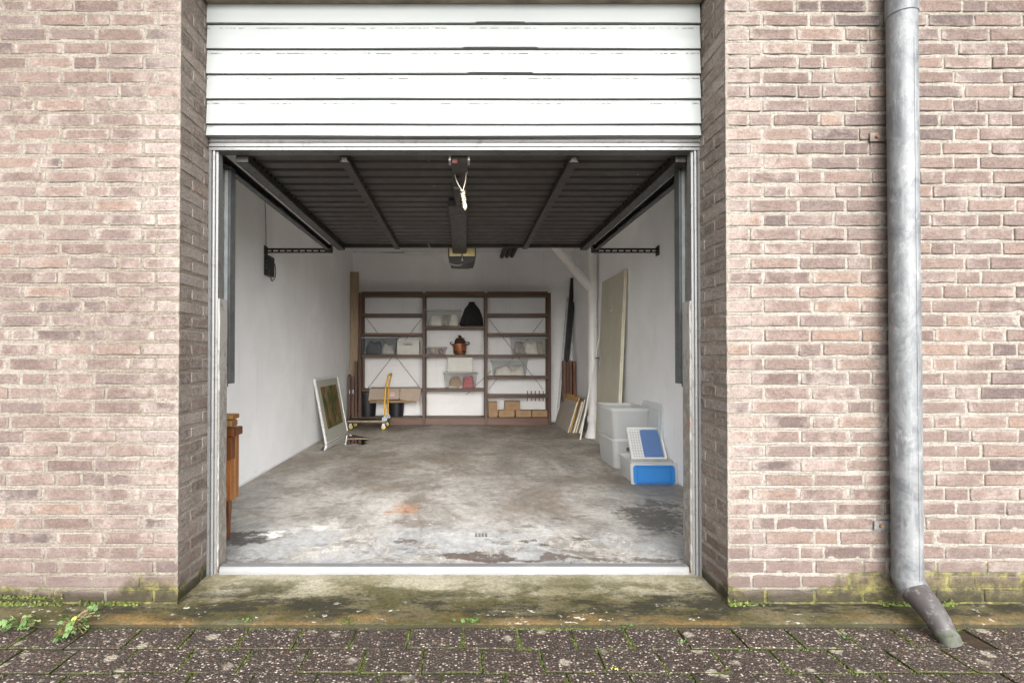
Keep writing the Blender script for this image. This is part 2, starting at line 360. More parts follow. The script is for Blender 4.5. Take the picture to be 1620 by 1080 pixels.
def floor_mat():
    N = NT('stained garage concrete'); p = N.pos(); X = N.xyz(p)
    back = N.step(X[1], 3.3, 6.5)
    n1 = N.noise(N.map(p, (0.9, 0.55, 1)), 1.5, 8, 0.68, 0.8)
    c = N.mix((0.175, 0.165, 0.152), (0.385, 0.375, 0.36), N.step(n1, 0.33, 0.66))
    c = N.mix(c, N.mix((0.27, 0.25, 0.225), (0.46, 0.435, 0.40), N.step(n1, 0.35, 0.68)), N.mul(back, 0.75))  # paler towards the back, making up in colour for missing light
    n2 = N.noise(N.map(p, (1, 0.7, 1), (5, 3, 0)), 2.1, 9, 0.72, 0.6)
    c = N.mix(c, (0.12, 0.105, 0.092), N.mul(N.step(n2, 0.53, 0.70), 0.7))
    n3 = N.noise(N.map(p, (1.0, 1.8, 1), (1, 7, 0)), 5.5, 7, 0.75, 0.5)
    c = N.mix(c, (0.15, 0.13, 0.115), N.mul(N.step(n3, 0.53, 0.66), 0.6))
    n4 = N.noise(N.map(p, (1.3, 1, 1), (2, 0, 0)), 3.2, 8, 0.7, 1.4)
    rim = N.step(N.math('ABSOLUTE', N.add(n4, -0.52)), 0.035, 0.0)
    c = N.mix(c, (0.60, 0.58, 0.55), N.mul(N.mul(rim, N.step(X[1], 3.6, 3.0)), 0.4))
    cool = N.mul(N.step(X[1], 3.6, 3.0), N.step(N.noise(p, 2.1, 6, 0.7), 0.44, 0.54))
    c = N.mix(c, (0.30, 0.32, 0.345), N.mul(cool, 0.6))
    wob = N.mul(N.add(N.noise(p, 13, 8, 0.8), -0.5), 1.7)
    w1 = N.n('VectorMath', {0: N.n('TexNoise', {'Vector': p, 'Scale': 5.0, 'Detail': 5.0, 'Roughness': 0.7}, o=1), 1: (0.5, 0.5, 0.5)}, operation='SUBTRACT')
    pw = N.n('VectorMath', {0: w1, 1: (0.55, 0.40, 0.0)}, operation='MULTIPLY'); XW = N.xyz(N.n('VectorMath', {0: p, 1: pw}, operation='ADD'))
    def spot(x, y, rx, ry, soft=0.5, k=1.0):
        a = N.mul(N.add(XW[0], -x), 1 / rx); b = N.mul(N.add(XW[1], -y), 1 / ry)
        d = N.math('SQRT', N.add(N.mul(a, a), N.mul(b, b)))
        return N.step(N.add(d, N.mul(wob, k)), 1.0, 1.0 - soft)
    wet = None
    for (x, y, rx, ry, soft, col, amt, k) in [
        (-1.27, 3.14, 0.24, 0.13, 0.3, (0.045, 0.042, 0.038), 0.9, 0.6), (-1.14, 3.20, 0.13, 0.11, 0.9, (0.86, 0.86, 0.85), 0.95, 1.1),
        (-0.95, 3.30, 0.20, 0.10, 1.0, (0.7, 0.7, 0.69), 0.5, 1.3),
        (-0.40, 3.74, 0.19, 0.16, 0.8, (0.33, 0.165, 0.085), 0.75, 1.2), (-0.31, 3.42, 0.22, 0.10, 0.7, (0.17, 0.15, 0.13), 0.75, 1.0),
        (0.03, 2.83, 0.24, 0.06, 0.25, (0.085, 0.065, 0.055), 0.9, 0.5), (0.42, 2.80, 0.55, 0.032, 0.4, (0.10, 0.08, 0.07), 0.85, 0.6),
        (0.35, 3.06, 0.05, 0.028, 0.3, (0.07, 0.06, 0.05), 0.85, 0.4), (0.50, 2.98, 0.05, 0.022, 0.3, (0.06, 0.055, 0.05), 0.8, 0.8),
        (0.67, 3.10, 0.07, 0.04, 0.5, (0.08, 0.07, 0.06), 0.8, 0.8), (-0.32, 3.07, 0.045, 0.05, 0.5, (0.10, 0.09, 0.08), 0.8, 0.8),
        (-0.60, 3.05, 0.10, 0.09, 0.9, (0.16, 0.16, 0.165), 0.6, 1.6), (1.26, 3.50, 0.24, 0.34, 0.40, (0.055, 0.05, 0.045), 0.8, 2.4),
        (1.40, 3.85, 0.14, 0.12, 0.5, (0.05, 0.045, 0.04), 0.75, 1.8), (1.02, 2.79, 0.20, 0.035, 0.4, (0.09, 0.075, 0.065), 0.8, 0.8),
        (-1.10, 2.80, 0.16, 0.05, 0.5, (0.12, 0.11, 0.10), 0.7, 1.2), (0.95, 3.9, 0.45, 0.28, 0.9, (0.17, 0.155, 0.14), 0.5, 1.3),
        (-0.75, 4.6, 0.40, 0.5, 0.9, (0.14, 0.125, 0.11), 0.6, 1.2), (0.45, 5.2, 0.35, 0.4, 0.9, (0.16, 0.145, 0.13), 0.5, 1.2),
        (0.62, 3.75, 0.11, 0.5, 0.9, (0.15, 0.13, 0.115), 0.45, 1.1)]:
        m_ = spot(x, y, rx, ry, soft, k); c = N.mix(c, col, N.mul(m_, amt))
    n7 = N.noise(N.map(p, (1.0, 1.7, 1), (21, 5, 0)), 3.4, 9, 0.78, 0.4)
    c = N.mix(c, (0.085, 0.075, 0.066), N.mul(N.mul(N.step(n7, 0.545, 0.62), N.step(X[1], 4.6, 3.4)), 0.6))
    n8 = N.noise(N.map(p, (1.0, 1.5, 1), (31, 9, 0)), 4.2, 8, 0.75, 0.5)
    c = N.mix(c, (0.48, 0.47, 0.455), N.mul(N.mul(N.step(n8, 0.57, 0.66), N.step(X[1], 4.4, 3.2)), 0.5))
    lip = N.step(N.add(X[1], N.mul(N.add(N.noise(p, 11, 5, 0.7), -0.5), 0.05)), 2.735, 2.70)
    c = N.mix(c, (0.13, 0.12, 0.11), N.mul(lip, 0.75))
    sp = N.noise(p, 45, 5, 0.75)
    c = N.mix(c, (0.10, 0.09, 0.08), N.mul(N.step(sp, 0.60, 0.70), 0.6))
    fl = N.mul(N.step(N.vor(p, 16, 0), 0.10, 0.05), N.step(N.noise(p, 1.1, 2), 0.5, 0.58))
    c = N.mix(c, (0.75, 0.74, 0.72), N.mul(fl, 0.8))
    n6 = N.noise(N.map(p, (1, 0.8, 1), (11, 4, 0)), 1.25, 7, 0.7, 0.3)
    c = N.mix(c, (0.15, 0.120, 0.090), N.mul(N.mul(N.step(n6, 0.48, 0.60), N.step(X[1], 3.1, 3.7)), 0.55))
    mot = N.n('MapRange', {'Value': N.noise(N.map(p, (1, 0.6, 1)), 17, 8, 0.8), 'From Min': 0.34, 'From Max': 0.64, 'To Min': 0.72, 'To Max': 1.12})
    c = N.mix(c, N.n('CombineXYZ', {0: mot, 1: mot, 2: mot}), 1.0, 'MULTIPLY')
    cr_ = N.vor(N.n('VectorMath', {0: p, 1: N.mul(N.noise(p, 2.6, 5), 0.9)}, operation='ADD'), 0.55, 0, 'DISTANCE_TO_EDGE')
    c = N.mix(c, (0.05, 0.045, 0.04), N.mul(N.step(cr_, 0.004, 0.001), 0.22))
    c = N.mix(c, (1.38, 1.345, 1.28), 1.0, 'MULTIPLY')
    gr = N.noise(p, 260, 3, 0.7)
    c = N.mix(c, (0.14, 0.13, 0.12), N.mul(N.step(gr, 0.55, 0.75), 0.22))
    r = N.step(n2, 0.35, 0.7, 0.62, 0.38)
    return N.fin(c, r, 0, N.bump(N.add(N.mul(gr, 0.4), N.add(N.noise(p, 30, 5, 0.7), N.mul(n1, 2.0))), 0.35, 0.004), 0.35)

def plaster_mat(name, block=False, col=(0.88, 0.88, 0.885)):
    N = NT(name); p = N.pos(); X = N.xyz(p)
    c = N.mix(shade(col, 0.95), shade(col, 1.03), N.step(N.noise(p, 1.4, 5, 0.6), 0.35, 0.65))
    sc = N.noise(N.map(p, (2, 2, 5)), 2.5, 7, 0.75, 1.0)
    c = N.mix(c, (0.52, 0.51, 0.49), N.mul(N.mul(N.step(sc, 0.56, 0.72), N.step(X[2], 0.55, 0.05)), 0.45))
    c = N.mix(c, (0.45, 0.43, 0.40), N.mul(N.step(N.add(X[2], N.mul(N.noise(p, 9, 3), 0.03)), 0.045, 0.015), 0.5))
    st_ = N.noise(N.map(p, (1.5, 1.5, 9)), 3.0, 6, 0.8, 2.0)
    c = N.mix(c, (0.50, 0.48, 0.45), N.mul(N.mul(N.step(st_, 0.64, 0.70), N.step(N.noise(p, 0.9, 3), 0.48, 0.62)), 0.35))
    dr = N.noise(N.map(p, (9, 9, 0.5)), 1.2, 5, 0.7)
    c = N.mix(c, (0.66, 0.645, 0.62), N.mul(N.step(dr, 0.55, 0.75), 0.35))
    h = N.add(N.noise(p, 55, 4, 0.65), N.mul(N.noise(p, 9, 3), 0.8))
    if block:
        v = N.n('CombineXYZ', {0: X[0], 1: X[2], 2: 0.0})
        nd = N.t.nodes.new('ShaderNodeTexBrick'); N.set(nd.inputs['Vector'], v)
        for k, q in (('Scale', 1.0), ('Brick Width', 0.30), ('Row Height', 0.155), ('Mortar Size', 0.006), ('Mortar Smooth', 0.6)): nd.inputs[k].default_value = q
        h = N.add(h, N.mul(nd.outputs['Fac'], -1.1))
    return N.fin(c, 0.85, 0, N.bump(h, 0.35, 0.004), 0.25)

def board_mat():
    N = NT('weathered white board paint'); p = N.pos(); G = N.xyz(N.gen()); X = N.xyz(p)
    c = N.mix((0.268, 0.283, 0.280), (0.300, 0.312, 0.308), N.step(N.noise(N.map(p, (0.7, 1, 3)), 2.0, 4), 0.35, 0.65))
    rnd = N.n('ObjectInfo', o=5)
    pv = N.n('VectorMath', {0: p, 1: N.n('CombineXYZ', {0: N.mul(rnd, 40.0), 1: 0.0, 2: 0.0})}, operation='ADD')
    gj = N.add(G[2], N.mul(N.add(N.noise(N.map(pv, (1, 0, 0)), 9, 4, 0.7), -0.5), 0.10)); band = N.mul(N.step(gj, 0.815, 0.845), N.step(gj, 0.895, 0.87))
    f = N.noise(N.map(pv, (1.0, 1, 1.3)), 30, 5, 0.7)
    act = N.step(N.noise(N.map(pv, (1, 0, 0)), 7, 5, 0.7), 0.45, 0.54)
    fl = N.mul(N.mul(N.step(f, 0.465, 0.50), band), act)
    c = N.mix(c, (0.055, 0.042, 0.030), N.mul(fl, 0.95))
    c = N.mix(c, (0.24, 0.24, 0.225), N.mul(N.mul(N.step(N.noise(N.map(pv, (3, 1, 12)), 2, 5), 0.5, 0.7), N.step(G[2], 0.70, 0.92)), 0.35))
    top = N.step(N.add(X[2], N.mul(N.noise(N.map(p, (1.2, 1, 0.6)), 2, 4), 0.25)), 2.62, 2.95)
    c = N.mix(c, (0.25, 0.265, 0.265), N.mul(top, 0.6))  # top boards greyed in colour for the shade below the lintel
    dot = N.mul(N.step(N.vor(pv, 11, 0), 0.07, 0.04), N.step(N.noise(pv, 2.5, 2), 0.52, 0.6))
    c = N.mix(c, (0.22, 0.20, 0.18), N.mul(dot, 0.8))
    return N.fin(c, 0.42, 0, N.bump(N.add(N.noise(p, 14, 3), N.mul(fl, -0.6)), 0.12, 0.003), 0.45)

def zinc_mat(name='weathered zinc', k=1.0):
    N = NT(name); p = N.obj()
    s = N.noise(N.map(p, (1, 1, 0.6)), 13, 7, 0.75, 0.8); t = N.noise(N.map(p, (60, 60, 4)), 1, 4, 0.7)
    c = N.mix(shade((0.092, 0.097, 0.102), k), shade((0.175, 0.180, 0.184), k), N.step(s, 0.36, 0.62))
    c = N.mix(c, shade((0.24, 0.245, 0.247), k), N.mul(N.step(t, 0.52, 0.72), 0.55))
    c = N.mix(c, (0.30, 0.302, 0.302), N.mul(N.step(N.noise(N.map(p, (1, 1, .5)), 16, 8, 0.8, 0.3), 0.52, 0.66), 0.6))
    return N.fin(c, N.step(s, 0.3, 0.7, 0.50, 0.68), 0.30, N.bump(N.add(s, N.mul(N.noise(p, 5, 2), 1.2)), 0.15, 0.004))

def pipe_foot_mat():
    N = NT('brown coated zinc'); p = N.obj()
    c = N.mix((0.050, 0.043, 0.042), (0.105, 0.095, 0.094), N.noise(p, 12, 5))
    c = N.mix(c, (0.26, 0.26, 0.255), N.mul(N.step(N.noise(p, 30, 7, 0.8), 0.52, 0.66), 0.7))
    return N.fin(c, 0.42, 0.25, N.bump(N.noise(p, 50, 3), 0.15, 0.003))

def flaky_mat():
    N = NT('flaking painted timber'); p = N.pos(); X = N.xyz(p)
    a = N.noise(N.map(p, (1, 1, 0.45)), 45, 6, 0.75)
    lowr = N.step(X[2], 1.30, 0.75)
    c = N.mix((0.24, 0.228, 0.21), (0.31, 0.297, 0.275), N.noise(p, 9, 3))
    m = N.step(N.add(a, N.mul(lowr, 0.10)), 0.56, 0.62)
    c = N.mix(c, N.mix((0.17, 0.155, 0.13), (0.25, 0.14, 0.12), N.step(N.noise(p, 14, 3), 0.55, 0.7)), N.mul(m, 0.85))
    c = N.mix(c, (0.12, 0.07, 0.04), N.mul(N.step(N.add(X[2], N.mul(N.noise(p, 30, 3), 0.05)), 0.08, 0.02), 0.8))
    return N.fin(c, 0.75, 0, N.bump(N.mul(m, -1.0), 0.6, 0.004), 0.3)

def alu_mat():
    N = NT('dull aluminium'); p = N.pos()
    s = N.noise(N.map(p, (2, 2, 30)), 4, 4, 0.7); d = N.noise(p, 22, 6, 0.75)
    c = N.mix((0.125, 0.125, 0.124), (0.20, 0.20, 0.198), s)
    c = N.mix(c, (0.085, 0.078, 0.07), N.mul(N.step(d, 0.52, 0.66), 0.7))
    return N.fin(c, 0.5, 0.3, N.bump(d, 0.1, 0.002))

def leaf_mat():
    N = NT('dark stained door board'); p = N.pos(); rnd = N.n('ObjectInfo', o=5)
    a = N.noise(N.map(p, (2, 20, 20)), 2.0, 5, 0.65)
    c = N.mix((0.040, 0.033, 0.029), (0.075, 0.063, 0.056), N.step(a, 0.3, 0.7)); c = N.mix(c, (0.05, 0.043, 0.04), rnd)
    d = N.noise(p, 5, 6, 0.7)
    c = N.mix(c, (0.13, 0.115, 0.10), N.mul(N.step(d, 0.52, 0.75), 0.45))
    fl = N.mul(N.step(N.vor(p, 9, 0), 0.055, 0.03), N.step(N.noise(p, 1.5, 2), 0.47, 0.6))
    c = N.mix(c, (0.62, 0.56, 0.46), N.mul(fl, 0.85))
    return N.fin(c, N.step(d, 0.3, 0.7, 0.42, 0.62), 0, N.bump(N.noise(p, 40, 4), 0.2, 0.002), 0.5)

def clear_plastic(name, tint=(0.78, 0.79, 0.79), fac=0.42, rough=0.25):
    N = NT(name)
    tr = N.n('BsdfTransparent', {'Color': (0.93, 0.94, 0.94)})
    N.fin(N.mix(shade(tint, 0.93), shade(tint, 1.05), N.noise(N.obj(), 6, 3)), rough, 0, None, 0.5)
    tl = N.n('BsdfTranslucent', {'Color': tint})
    a = N.n('MixShader', {0: 0.45, 1: N.b.outputs[0], 2: tl}); b = N.n('MixShader', {0: fac, 1: tr, 2: a})
    N.t.links.new(b, N.out.inputs['Surface']); return N.m

M = dict(
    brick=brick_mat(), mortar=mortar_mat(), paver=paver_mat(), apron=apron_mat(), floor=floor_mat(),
    plaster=plaster_mat('white wall paint'), backwall=plaster_mat('white painted blockwork', True, (0.87, 0.86, 0.85)), board=board_mat(),
    zinc=zinc_mat(), zincdark=zinc_mat('grey galvanised steel', 0.62), foot=pipe_foot_mat(), flaky=flaky_mat(), alu=alu_mat(), leaf=leaf_mat(),
    soil=plain('joint soil', (0.040, 0.040, 0.018), 0.95, var=0.4, scale=14, bump=0.8, bscale=60),
    lintel=plain('weathered lintel concrete', (0.30, 0.25, 0.19), 0.9, var=0.3, scale=6, bump=0.5),
    seal=plain('grey sill profile', (0.165, 0.165, 0.164), 0.5, 0.1, var=0.06, scale=3, dirt=(0.35, 0.33, 0.3), dirtamt=0.35),
    darksteel=plain('dark painted steel', (0.035, 0.032, 0.030), 0.42, 0.3, var=0.35, scale=14),
    steel=plain('bare steel', (0.50, 0.51, 0.52), 0.38, 0.9, var=0.15, scale=20),
    rust=plain('rusty iron', (0.22, 0.10, 0.05), 0.8, 0.2, var=0.4, scale=40),
    shelf=wood('dark brown shelf timber', (0.062, 0.027, 0.012), (0.108, 0.049, 0.022), 0.5, 'x'),
    post=wood('dark brown post timber', (0.052, 0.023, 0.011), (0.095, 0.043, 0.020), 0.5, 'z'),
    plinth=wood('red brown plinth timber', (0.085, 0.034, 0.018), (0.14, 0.062, 0.032), 0.45, 'x'),
    honey=wood('honey brown varnished wood', (0.19, 0.062, 0.016), (0.32, 0.122, 0.034), 0.32, 'z', 1.6),
    honeydark=wood('dark honey varnished wood', (0.085, 0.026, 0.008), (0.165, 0.055, 0.016), 0.32, 'z', 1.6),
    mahog=wood('reddish plank timber', (0.10, 0.038, 0.020), (0.19, 0.08, 0.04), 0.5, 'z'),
    mahogdark=wood('dark plank timber', (0.060, 0.028, 0.018), (0.11, 0.05, 0.03), 0.5, 'z'),
    ochre=wood('ochre plywood', (0.46, 0.25, 0.055), (0.58, 0.34, 0.09), 0.55, 'y'),
    paleboard=plain('grey beige board', (0.43, 0.385, 0.325), 0.7, var=0.08, scale=5),
    tanboard=wood('tan board edge', (0.25, 0.17, 0.10), (0.38, 0.28, 0.18), 0.6, 'z'),
    door=plain('cream door paint', (0.53, 0.50, 0.40), 0.5, var=0.06, scale=2.5, bump=0.08),
    dooredge=plain('pale door edge', (0.72, 0.67, 0.52), 0.55, var=0.08),
    white=plain('white enamel', (0.78, 0.775, 0.75), 0.4, var=0.06, scale=5),
    pvc=plain('white pvc', (0.79, 0.775, 0.74), 0.35, var=0.05, scale=3, bump=0.04),
    cream=plain('cream plastic', (0.47, 0.465, 0.41), 0.4, var=0.06, scale=7),
    lens=plain('yellowed lamp cover', (0.88, 0.74, 0.36), 0.35, var=0.12, scale=12),
    orange=plain('orange bracket', (0.52, 0.19, 0.035), 0.45, var=0.2, scale=20),
    black=plain('black plastic', (0.018, 0.017, 0.017), 0.45, var=0.3, scale=14),
    blackcloth=plain('black fabric', (0.014, 0.012, 0.012), 0.95, var=0.4, scale=22, bump=0.8, bscale=70),
    bucket=plain('black bucket plastic', (0.013, 0.013, 0.015), 0.5, var=0.3, scale=8),
    yellow=plain('yellow tube paint', (0.66, 0.36, 0.022), 0.35, var=0.12, scale=12),
    wheel=plain('yellow wheel', (0.66, 0.47, 0.03), 0.45, var=0.12),
    tyre=plain('black rubber', (0.02, 0.02, 0.02), 0.8),
    pad=plain('pale blue cap plastic', (0.42, 0.53, 0.57), 0.5, var=0.1, scale=25),
    green=plain('green grip', (0.12, 0.33, 0.13), 0.5), red=plain('red clip', (0.16, 0.045, 0.035), 0.6),
    card=plain('brown cardboard', (0.34, 0.215, 0.115), 0.85, var=0.10, scale=10, bump=0.2),
    card2=plain('grey brown cardboard', (0.36, 0.29, 0.23), 0.85, var=0.08, scale=6, bump=0.2),
    tape=plain('packing tape', (0.46, 0.33, 0.19), 0.3), ink=plain('printed ink', (0.12, 0.09, 0.07), 0.8),
    pinklabel=plain('pink paper label', (0.60, 0.42, 0.42), 0.7),
    copper=plain('tarnished copper', (0.50, 0.20, 0.10), 0.34, 0.85, var=0.4, scale=22, dirt=(0.08, 0.03, 0.02), dirtamt=0.8),
    wicker=plain('dark brown wicker', (0.050, 0.026, 0.016), 0.8, var=0.5, scale=60, bump=0.9, bscale=120),
    clothw=plain('white crumpled cloth', (0.70, 0.66, 0.58), 0.9, var=0.12, scale=14, bump=0.5, bscale=30),
    clothg=plain('grey patterned cloth', (0.32, 0.28, 0.25), 0.9, var=0.45, scale=24, bump=0.5, bscale=40),
    clothdark=plain('dark slate cloth', (0.065, 0.070, 0.080), 0.9, var=0.3, scale=14, bump=0.5),
    clothred=plain('red patterned cloth', (0.48, 0.10, 0.11), 0.9, var=0.4, scale=40, bump=0.5),
    ball=plain('cream yarn', (0.66, 0.52, 0.40), 0.85, var=0.15, scale=30, bump=0.6), pinkball=plain('pink yarn', (0.50, 0.30, 0.30), 0.8, var=0.2, scale=30),
    tub=clear_plastic('clear tub plastic', fac=0.20), frost=clear_plastic('frosted tub plastic', (0.92, 0.935, 0.94), 0.50, 0.25),
    tubrim=clear_plastic('clear tub lid', (0.82, 0.82, 0.80), 0.70), tubdark=clear_plastic('grey smoky tub plastic', (0.30, 0.34, 0.36), 0.40),
    blue=plain('bright blue plastic', (0.035, 0.195, 0.50), 0.62, var=0.05, scale=4, bump=0.03, spec=0.25),
    bluepale=clear_plastic('pale blue plastic', (0.22, 0.38, 0.68), 0.90, 0.3),
    rope=plain('cream cord', (0.66, 0.60, 0.47), 0.9, var=0.2, scale=60, bump=0.6), cable=plain('grey cable', (0.40, 0.39, 0.37), 0.6),
    pipe=plain('dark pipe lagging', (0.045, 0.042, 0.040), 0.6, var=0.2), silver=plain('silver frame', (0.72, 0.72, 0.71), 0.35, 0.5, var=0.06),
    mat=plain('passe partout card', (0.40, 0.405, 0.345), 0.7, var=0.04),
    gprofile=plain('pale grey profile', (0.52, 0.52, 0.50), 0.45, 0.2), dwire=plain('dark wire', (0.03, 0.03, 0.03), 0.6),
)
def cane_mat():
    N = NT('woven cane'); o = N.obj()
    a = N.n('TexWave', {'Vector': o, 'Scale': 42.0, 'Distortion': 0.6}, bands_direction='X'); b = N.n('TexWave', {'Vector': o, 'Scale': 42.0, 'Distortion': 0.6}, bands_direction='Z')
    h = N.mul(N.xyz(a)[0], N.xyz(b)[0])
    return N.fin(N.mix((0.20, 0.085, 0.022), (0.58, 0.34, 0.11), N.step(h, 0.05, 0.5)), 0.5, 0, N.bump(h, 0.8, 0.004))
M['cane'] = cane_mat()
M['backing'] = plain('grey backing paint', (0.20, 0.205, 0.19), 0.7)
M['web'] = plain('dull guide steel', (0.10, 0.105, 0.105), 0.45, 0.3, var=0.2, scale=14)
M['guide'] = plain('pale galvanised guide', (0.40, 0.44, 0.45), 0.4, 0.4, var=0.15, scale=12)
M['spout'] = plain('mossy zinc', (0.075, 0.080, 0.062), 0.7, 0.2, var=0.35, scale=30, dirt=(0.07, 0.085, 0.03))
def art_mat():
    N = NT('painted artwork'); o = N.map(N.obj(), (1, 1, 0.6), (0, 0, 0), (0.5, 0, 0))
    a = N.noise(N.map(o, (1, 1, .8), (2, 3, 7)), 4.2, 5, 0.62, 0.9); b = N.noise(N.map(o, (1, 1, 1), (3, 5, 1)), 5, 4, 0.6, 0.6)
    c = N.ramp(a, [(0.28, (0.008, 0.018, 0.012)), (0.38, (0.022, 0.060, 0.014)), (0.46, (0.075, 0.075, 0.022)), (0.53, (0.16, 0.105, 0.05)), (0.60, (0.20, 0.06, 0.02)), (0.68, (0.05, 0.09, 0.03)), (0.8, (0.02, 0.05, 0.02))])
    c = N.mix(c, (0.025, 0.06, 0.055), N.mul(N.step(b, 0.55, 0.66), 0.8)); c = N.mix(c, (0.22, 0.16, 0.11), N.mul(N.step(b, 0.44, 0.36), 0.75))
    c = N.mix(c, (1.25, 1.25, 1.2), 1.0, 'MULTIPLY'); return N.fin(c, 0.7, 0, None, 0.15)
M['art'] = art_mat()
def leafgreen(name, a, b):
    N = NT(name); o = N.obj(); p = N.pos(); rnd = N.n('ObjectInfo', o=5); isl = N.n('NewGeometry', o=8)
    c = N.mix(a, b, N.math('FRACT', N.add(rnd, isl))); c = N.mix(c, shade(b, 1.3), N.mul(N.step(N.noise(p, 60, 4), 0.5, 0.7), 0.5))
    return N.fin(c, 0.55, 0, N.bump(N.noise(p, 120, 3), 0.3, 0.002), 0.35)
M['weed'] = leafgreen('fresh weed leaf', (0.045, 0.095, 0.024), (0.105, 0.175, 0.050)); M['moss'] = leafgreen('moss', (0.026, 0.040, 0.006), (0.100, 0.125, 0.018))
M['yleaf'] = leafgreen('yellowing leaf', (0.33, 0.34, 0.05), (0.46, 0.43, 0.10)); M['stem'] = plain('weed stem', (0.26, 0.18, 0.10), 0.6)
def puddle_mat():
    N = NT('water film'); tr = N.n('BsdfTransparent', {'Color': (0.50, 0.49, 0.46)})
    N.fin((0.02, 0.02, 0.018), 0.02, 0, N.bump(N.noise(N.pos(), 7, 2), 0.02, 0.002), 0.5, IOR=1.33)
    gl = N.n('BsdfGlossy', {'Color': (0.95, 0.95, 0.95), 'Roughness': 0.02})
    fr = N.n('Fresnel', {'IOR': 1.5})
    N.t.links.new(N.n('MixShader', {0: fr, 1: tr, 2: gl}), N.out.inputs['Surface']); return N.m
M['puddle'] = puddle_mat()

# ================================================================ the setting
FY = 2.34                         # facade plane
XL, XR = -1.2535, 1.1620          # corners of the opening
DY = 2.60                         # plane of the door frame
IL, IR, BACK, CEIL = -1.83, 1.80, 8.75, 2.795

g = MB().box(-60, 60, -60, 2.5, -0.30, -0.0635).build('ground', M['soil']); props(g, 'bare ground around the paved strip', kind='structure')
fl = MB().box(IL - 0.02, IR + 0.02, 2.615, BACK + 0.02, -0.25, 0.0).build('garage_floor', M['floor']); props(fl, 'stained grey concrete garage floor', kind='structure')
lw_ = MB().box(IL - 0.2, IL, DY + 0.01, BACK + 0.2, -0.05, CEIL + 0.1).build('left_wall', M['plaster']); props(lw_, 'white painted left wall inside the garage', kind='structure')
rw_ = MB().box(IR, IR + 0.2, DY + 0.01, BACK + 0.2, -0.05, CEIL + 0.1).build('right_wall', M['plaster']); props(rw_, 'white painted right wall inside the garage', kind='structure')
bw_ = MB().box(IL, IR, BACK, BACK + 0.2, -0.05, CEIL + 0.1).build('back_wall', M['backwall']); props(bw_, 'white painted block wall at the back of the garage', kind='structure')
ce_ = MB().box(IL - 0.4, IR + 0.4, DY + 0.09, BACK + 0.4, CEIL, CEIL + 0.3).build('ceiling', M['plaster']); props(ce_, 'white painted garage ceiling', kind='structure')

# concrete sill: strip along the facade and ramp up into the opening
def sill():
    xs = np.arange(-3.6, 3.605, 0.03); ys = np.array([2.20, 2.203, 2.21, 2.23, 2.26, 2.29, 2.32, 2.35, 2.38, 2.42, 2.46, 2.5, 2.54, 2.58, 2.64])
    Xg, Yg = np.meshgrid(xs, ys)
    inside = np.clip((Xg - XL + 0.10) / 0.16, 0, 1) * np.clip((XR + 0.10 - Xg) / 0.16, 0, 1); inside = inside * inside * (3 - 2 * inside)
    t = np.clip((Yg - 2.21) / 0.37, 0, 1); t2 = t * t * (3 - 2 * t) * 0.5 + t * 0.5
    Z = -0.043 + 0.020 * np.clip((Yg - 2.2) / 0.14, 0, 1) * (1 - inside) + inside * 0.042 * t2
    Z[0] -= 0.035; Z[1] -= 0.004; Z[2] -= 0.001
    pts = np.stack([Xg.ravel(), Yg.ravel(), Z.ravel()], 1)
    pts[:, 2] += (vnoise(pts, 12, 3, 3) - 0.5) * 0.006
    pts[:, 1] += np.where(pts[:, 1] < 2.215, (vnoise(pts, 9, 8, 2) - 0.5) * 0.008, 0)
    nx, ny = len(xs), len(ys)
    f = [(j * nx + i, j * nx + i + 1, (j + 1) * nx + i + 1, (j + 1) * nx + i) for j in range(ny - 1) for i in range(nx - 1)]
    m = MB(); m.add(pts.tolist(), f); o = m.build('concrete_sill', M['apron'], smooth=True)
    props(o, 'mossy concrete sill sloping down from the garage opening', kind='structure')
sill()

# ---------------------------------------------------------------- paving, paver by paver
pav = thing('paving', (0, 1.9, -0.055), None, None); props(pav, 'dark exposed aggregate paving with mossy joints', kind='structure')
PW, PD, J = 0.2185, 0.155, 0.007
def paver_mesh(seed):
    nx, ny = 7, 5
    xs = np.array([-.5, -.485, -.25, 0, .25, .485, .5]) * (PW - J); ys = np.array([-.5, -.48, 0, .48, .5]) * (PD - J)
    Xg, Yg = np.meshgrid(xs, ys); Z = np.zeros_like(Xg)
    e = np.zeros_like(Z); e[0, :] = e[-1, :] = 1; e[:, 0] = e[:, -1] = 1
    Z -= e * 0.0025
    p = np.stack([Xg.ravel(), Yg.ravel(), Z.ravel()], 1)
    nz = vnoise(p + seed * 3.7, 30, seed, 2) - 0.5
    p[:, 2] += nz * 0.003; p[:, 0] += (vnoise(p + 9.1 + seed, 40, seed) - 0.5) * 0.004; p[:, 1] += (vnoise(p + 5.3 + seed, 40, seed) - 0.5) * 0.004
    f = [(j * nx + i, j * nx + i + 1, (j + 1) * nx + i + 1, (j + 1) * nx + i) for j in range(ny - 1) for i in range(nx - 1)]
    per = [i for i in range(nx)] + [j * nx + nx - 1 for j in range(1, ny)] + [(ny - 1) * nx + i for i in range(nx - 2, -1, -1)] + [j * nx for j in range(ny - 2, 0, -1)]
    V = p.tolist(); b = len(V); V += [(V[i][0], V[i][1], -0.05) for i in per]; n = len(per)
    f += [(per[k], b + k, b + (k + 1) % n, per[(k + 1) % n]) for k in range(n)]
    m = MB(); m.add(V, f); me = m.mesh('paver', smooth='auto'); me.materials.append(M['paver']); return me
pms = [paver_mesh(i) for i in range(8)]
rng = random.Random(3); joints = []
props(MB().box(1.935, 2.045, 2.045, 2.19, -0.0632, -0.0612).build('gully', plain('wet brown silt', (0.035, 0.020, 0.012), 0.6, var=0.4, scale=30, bump=0.6)), 'wet brown gully opening between the pavers at the pipe foot', kind='structure')
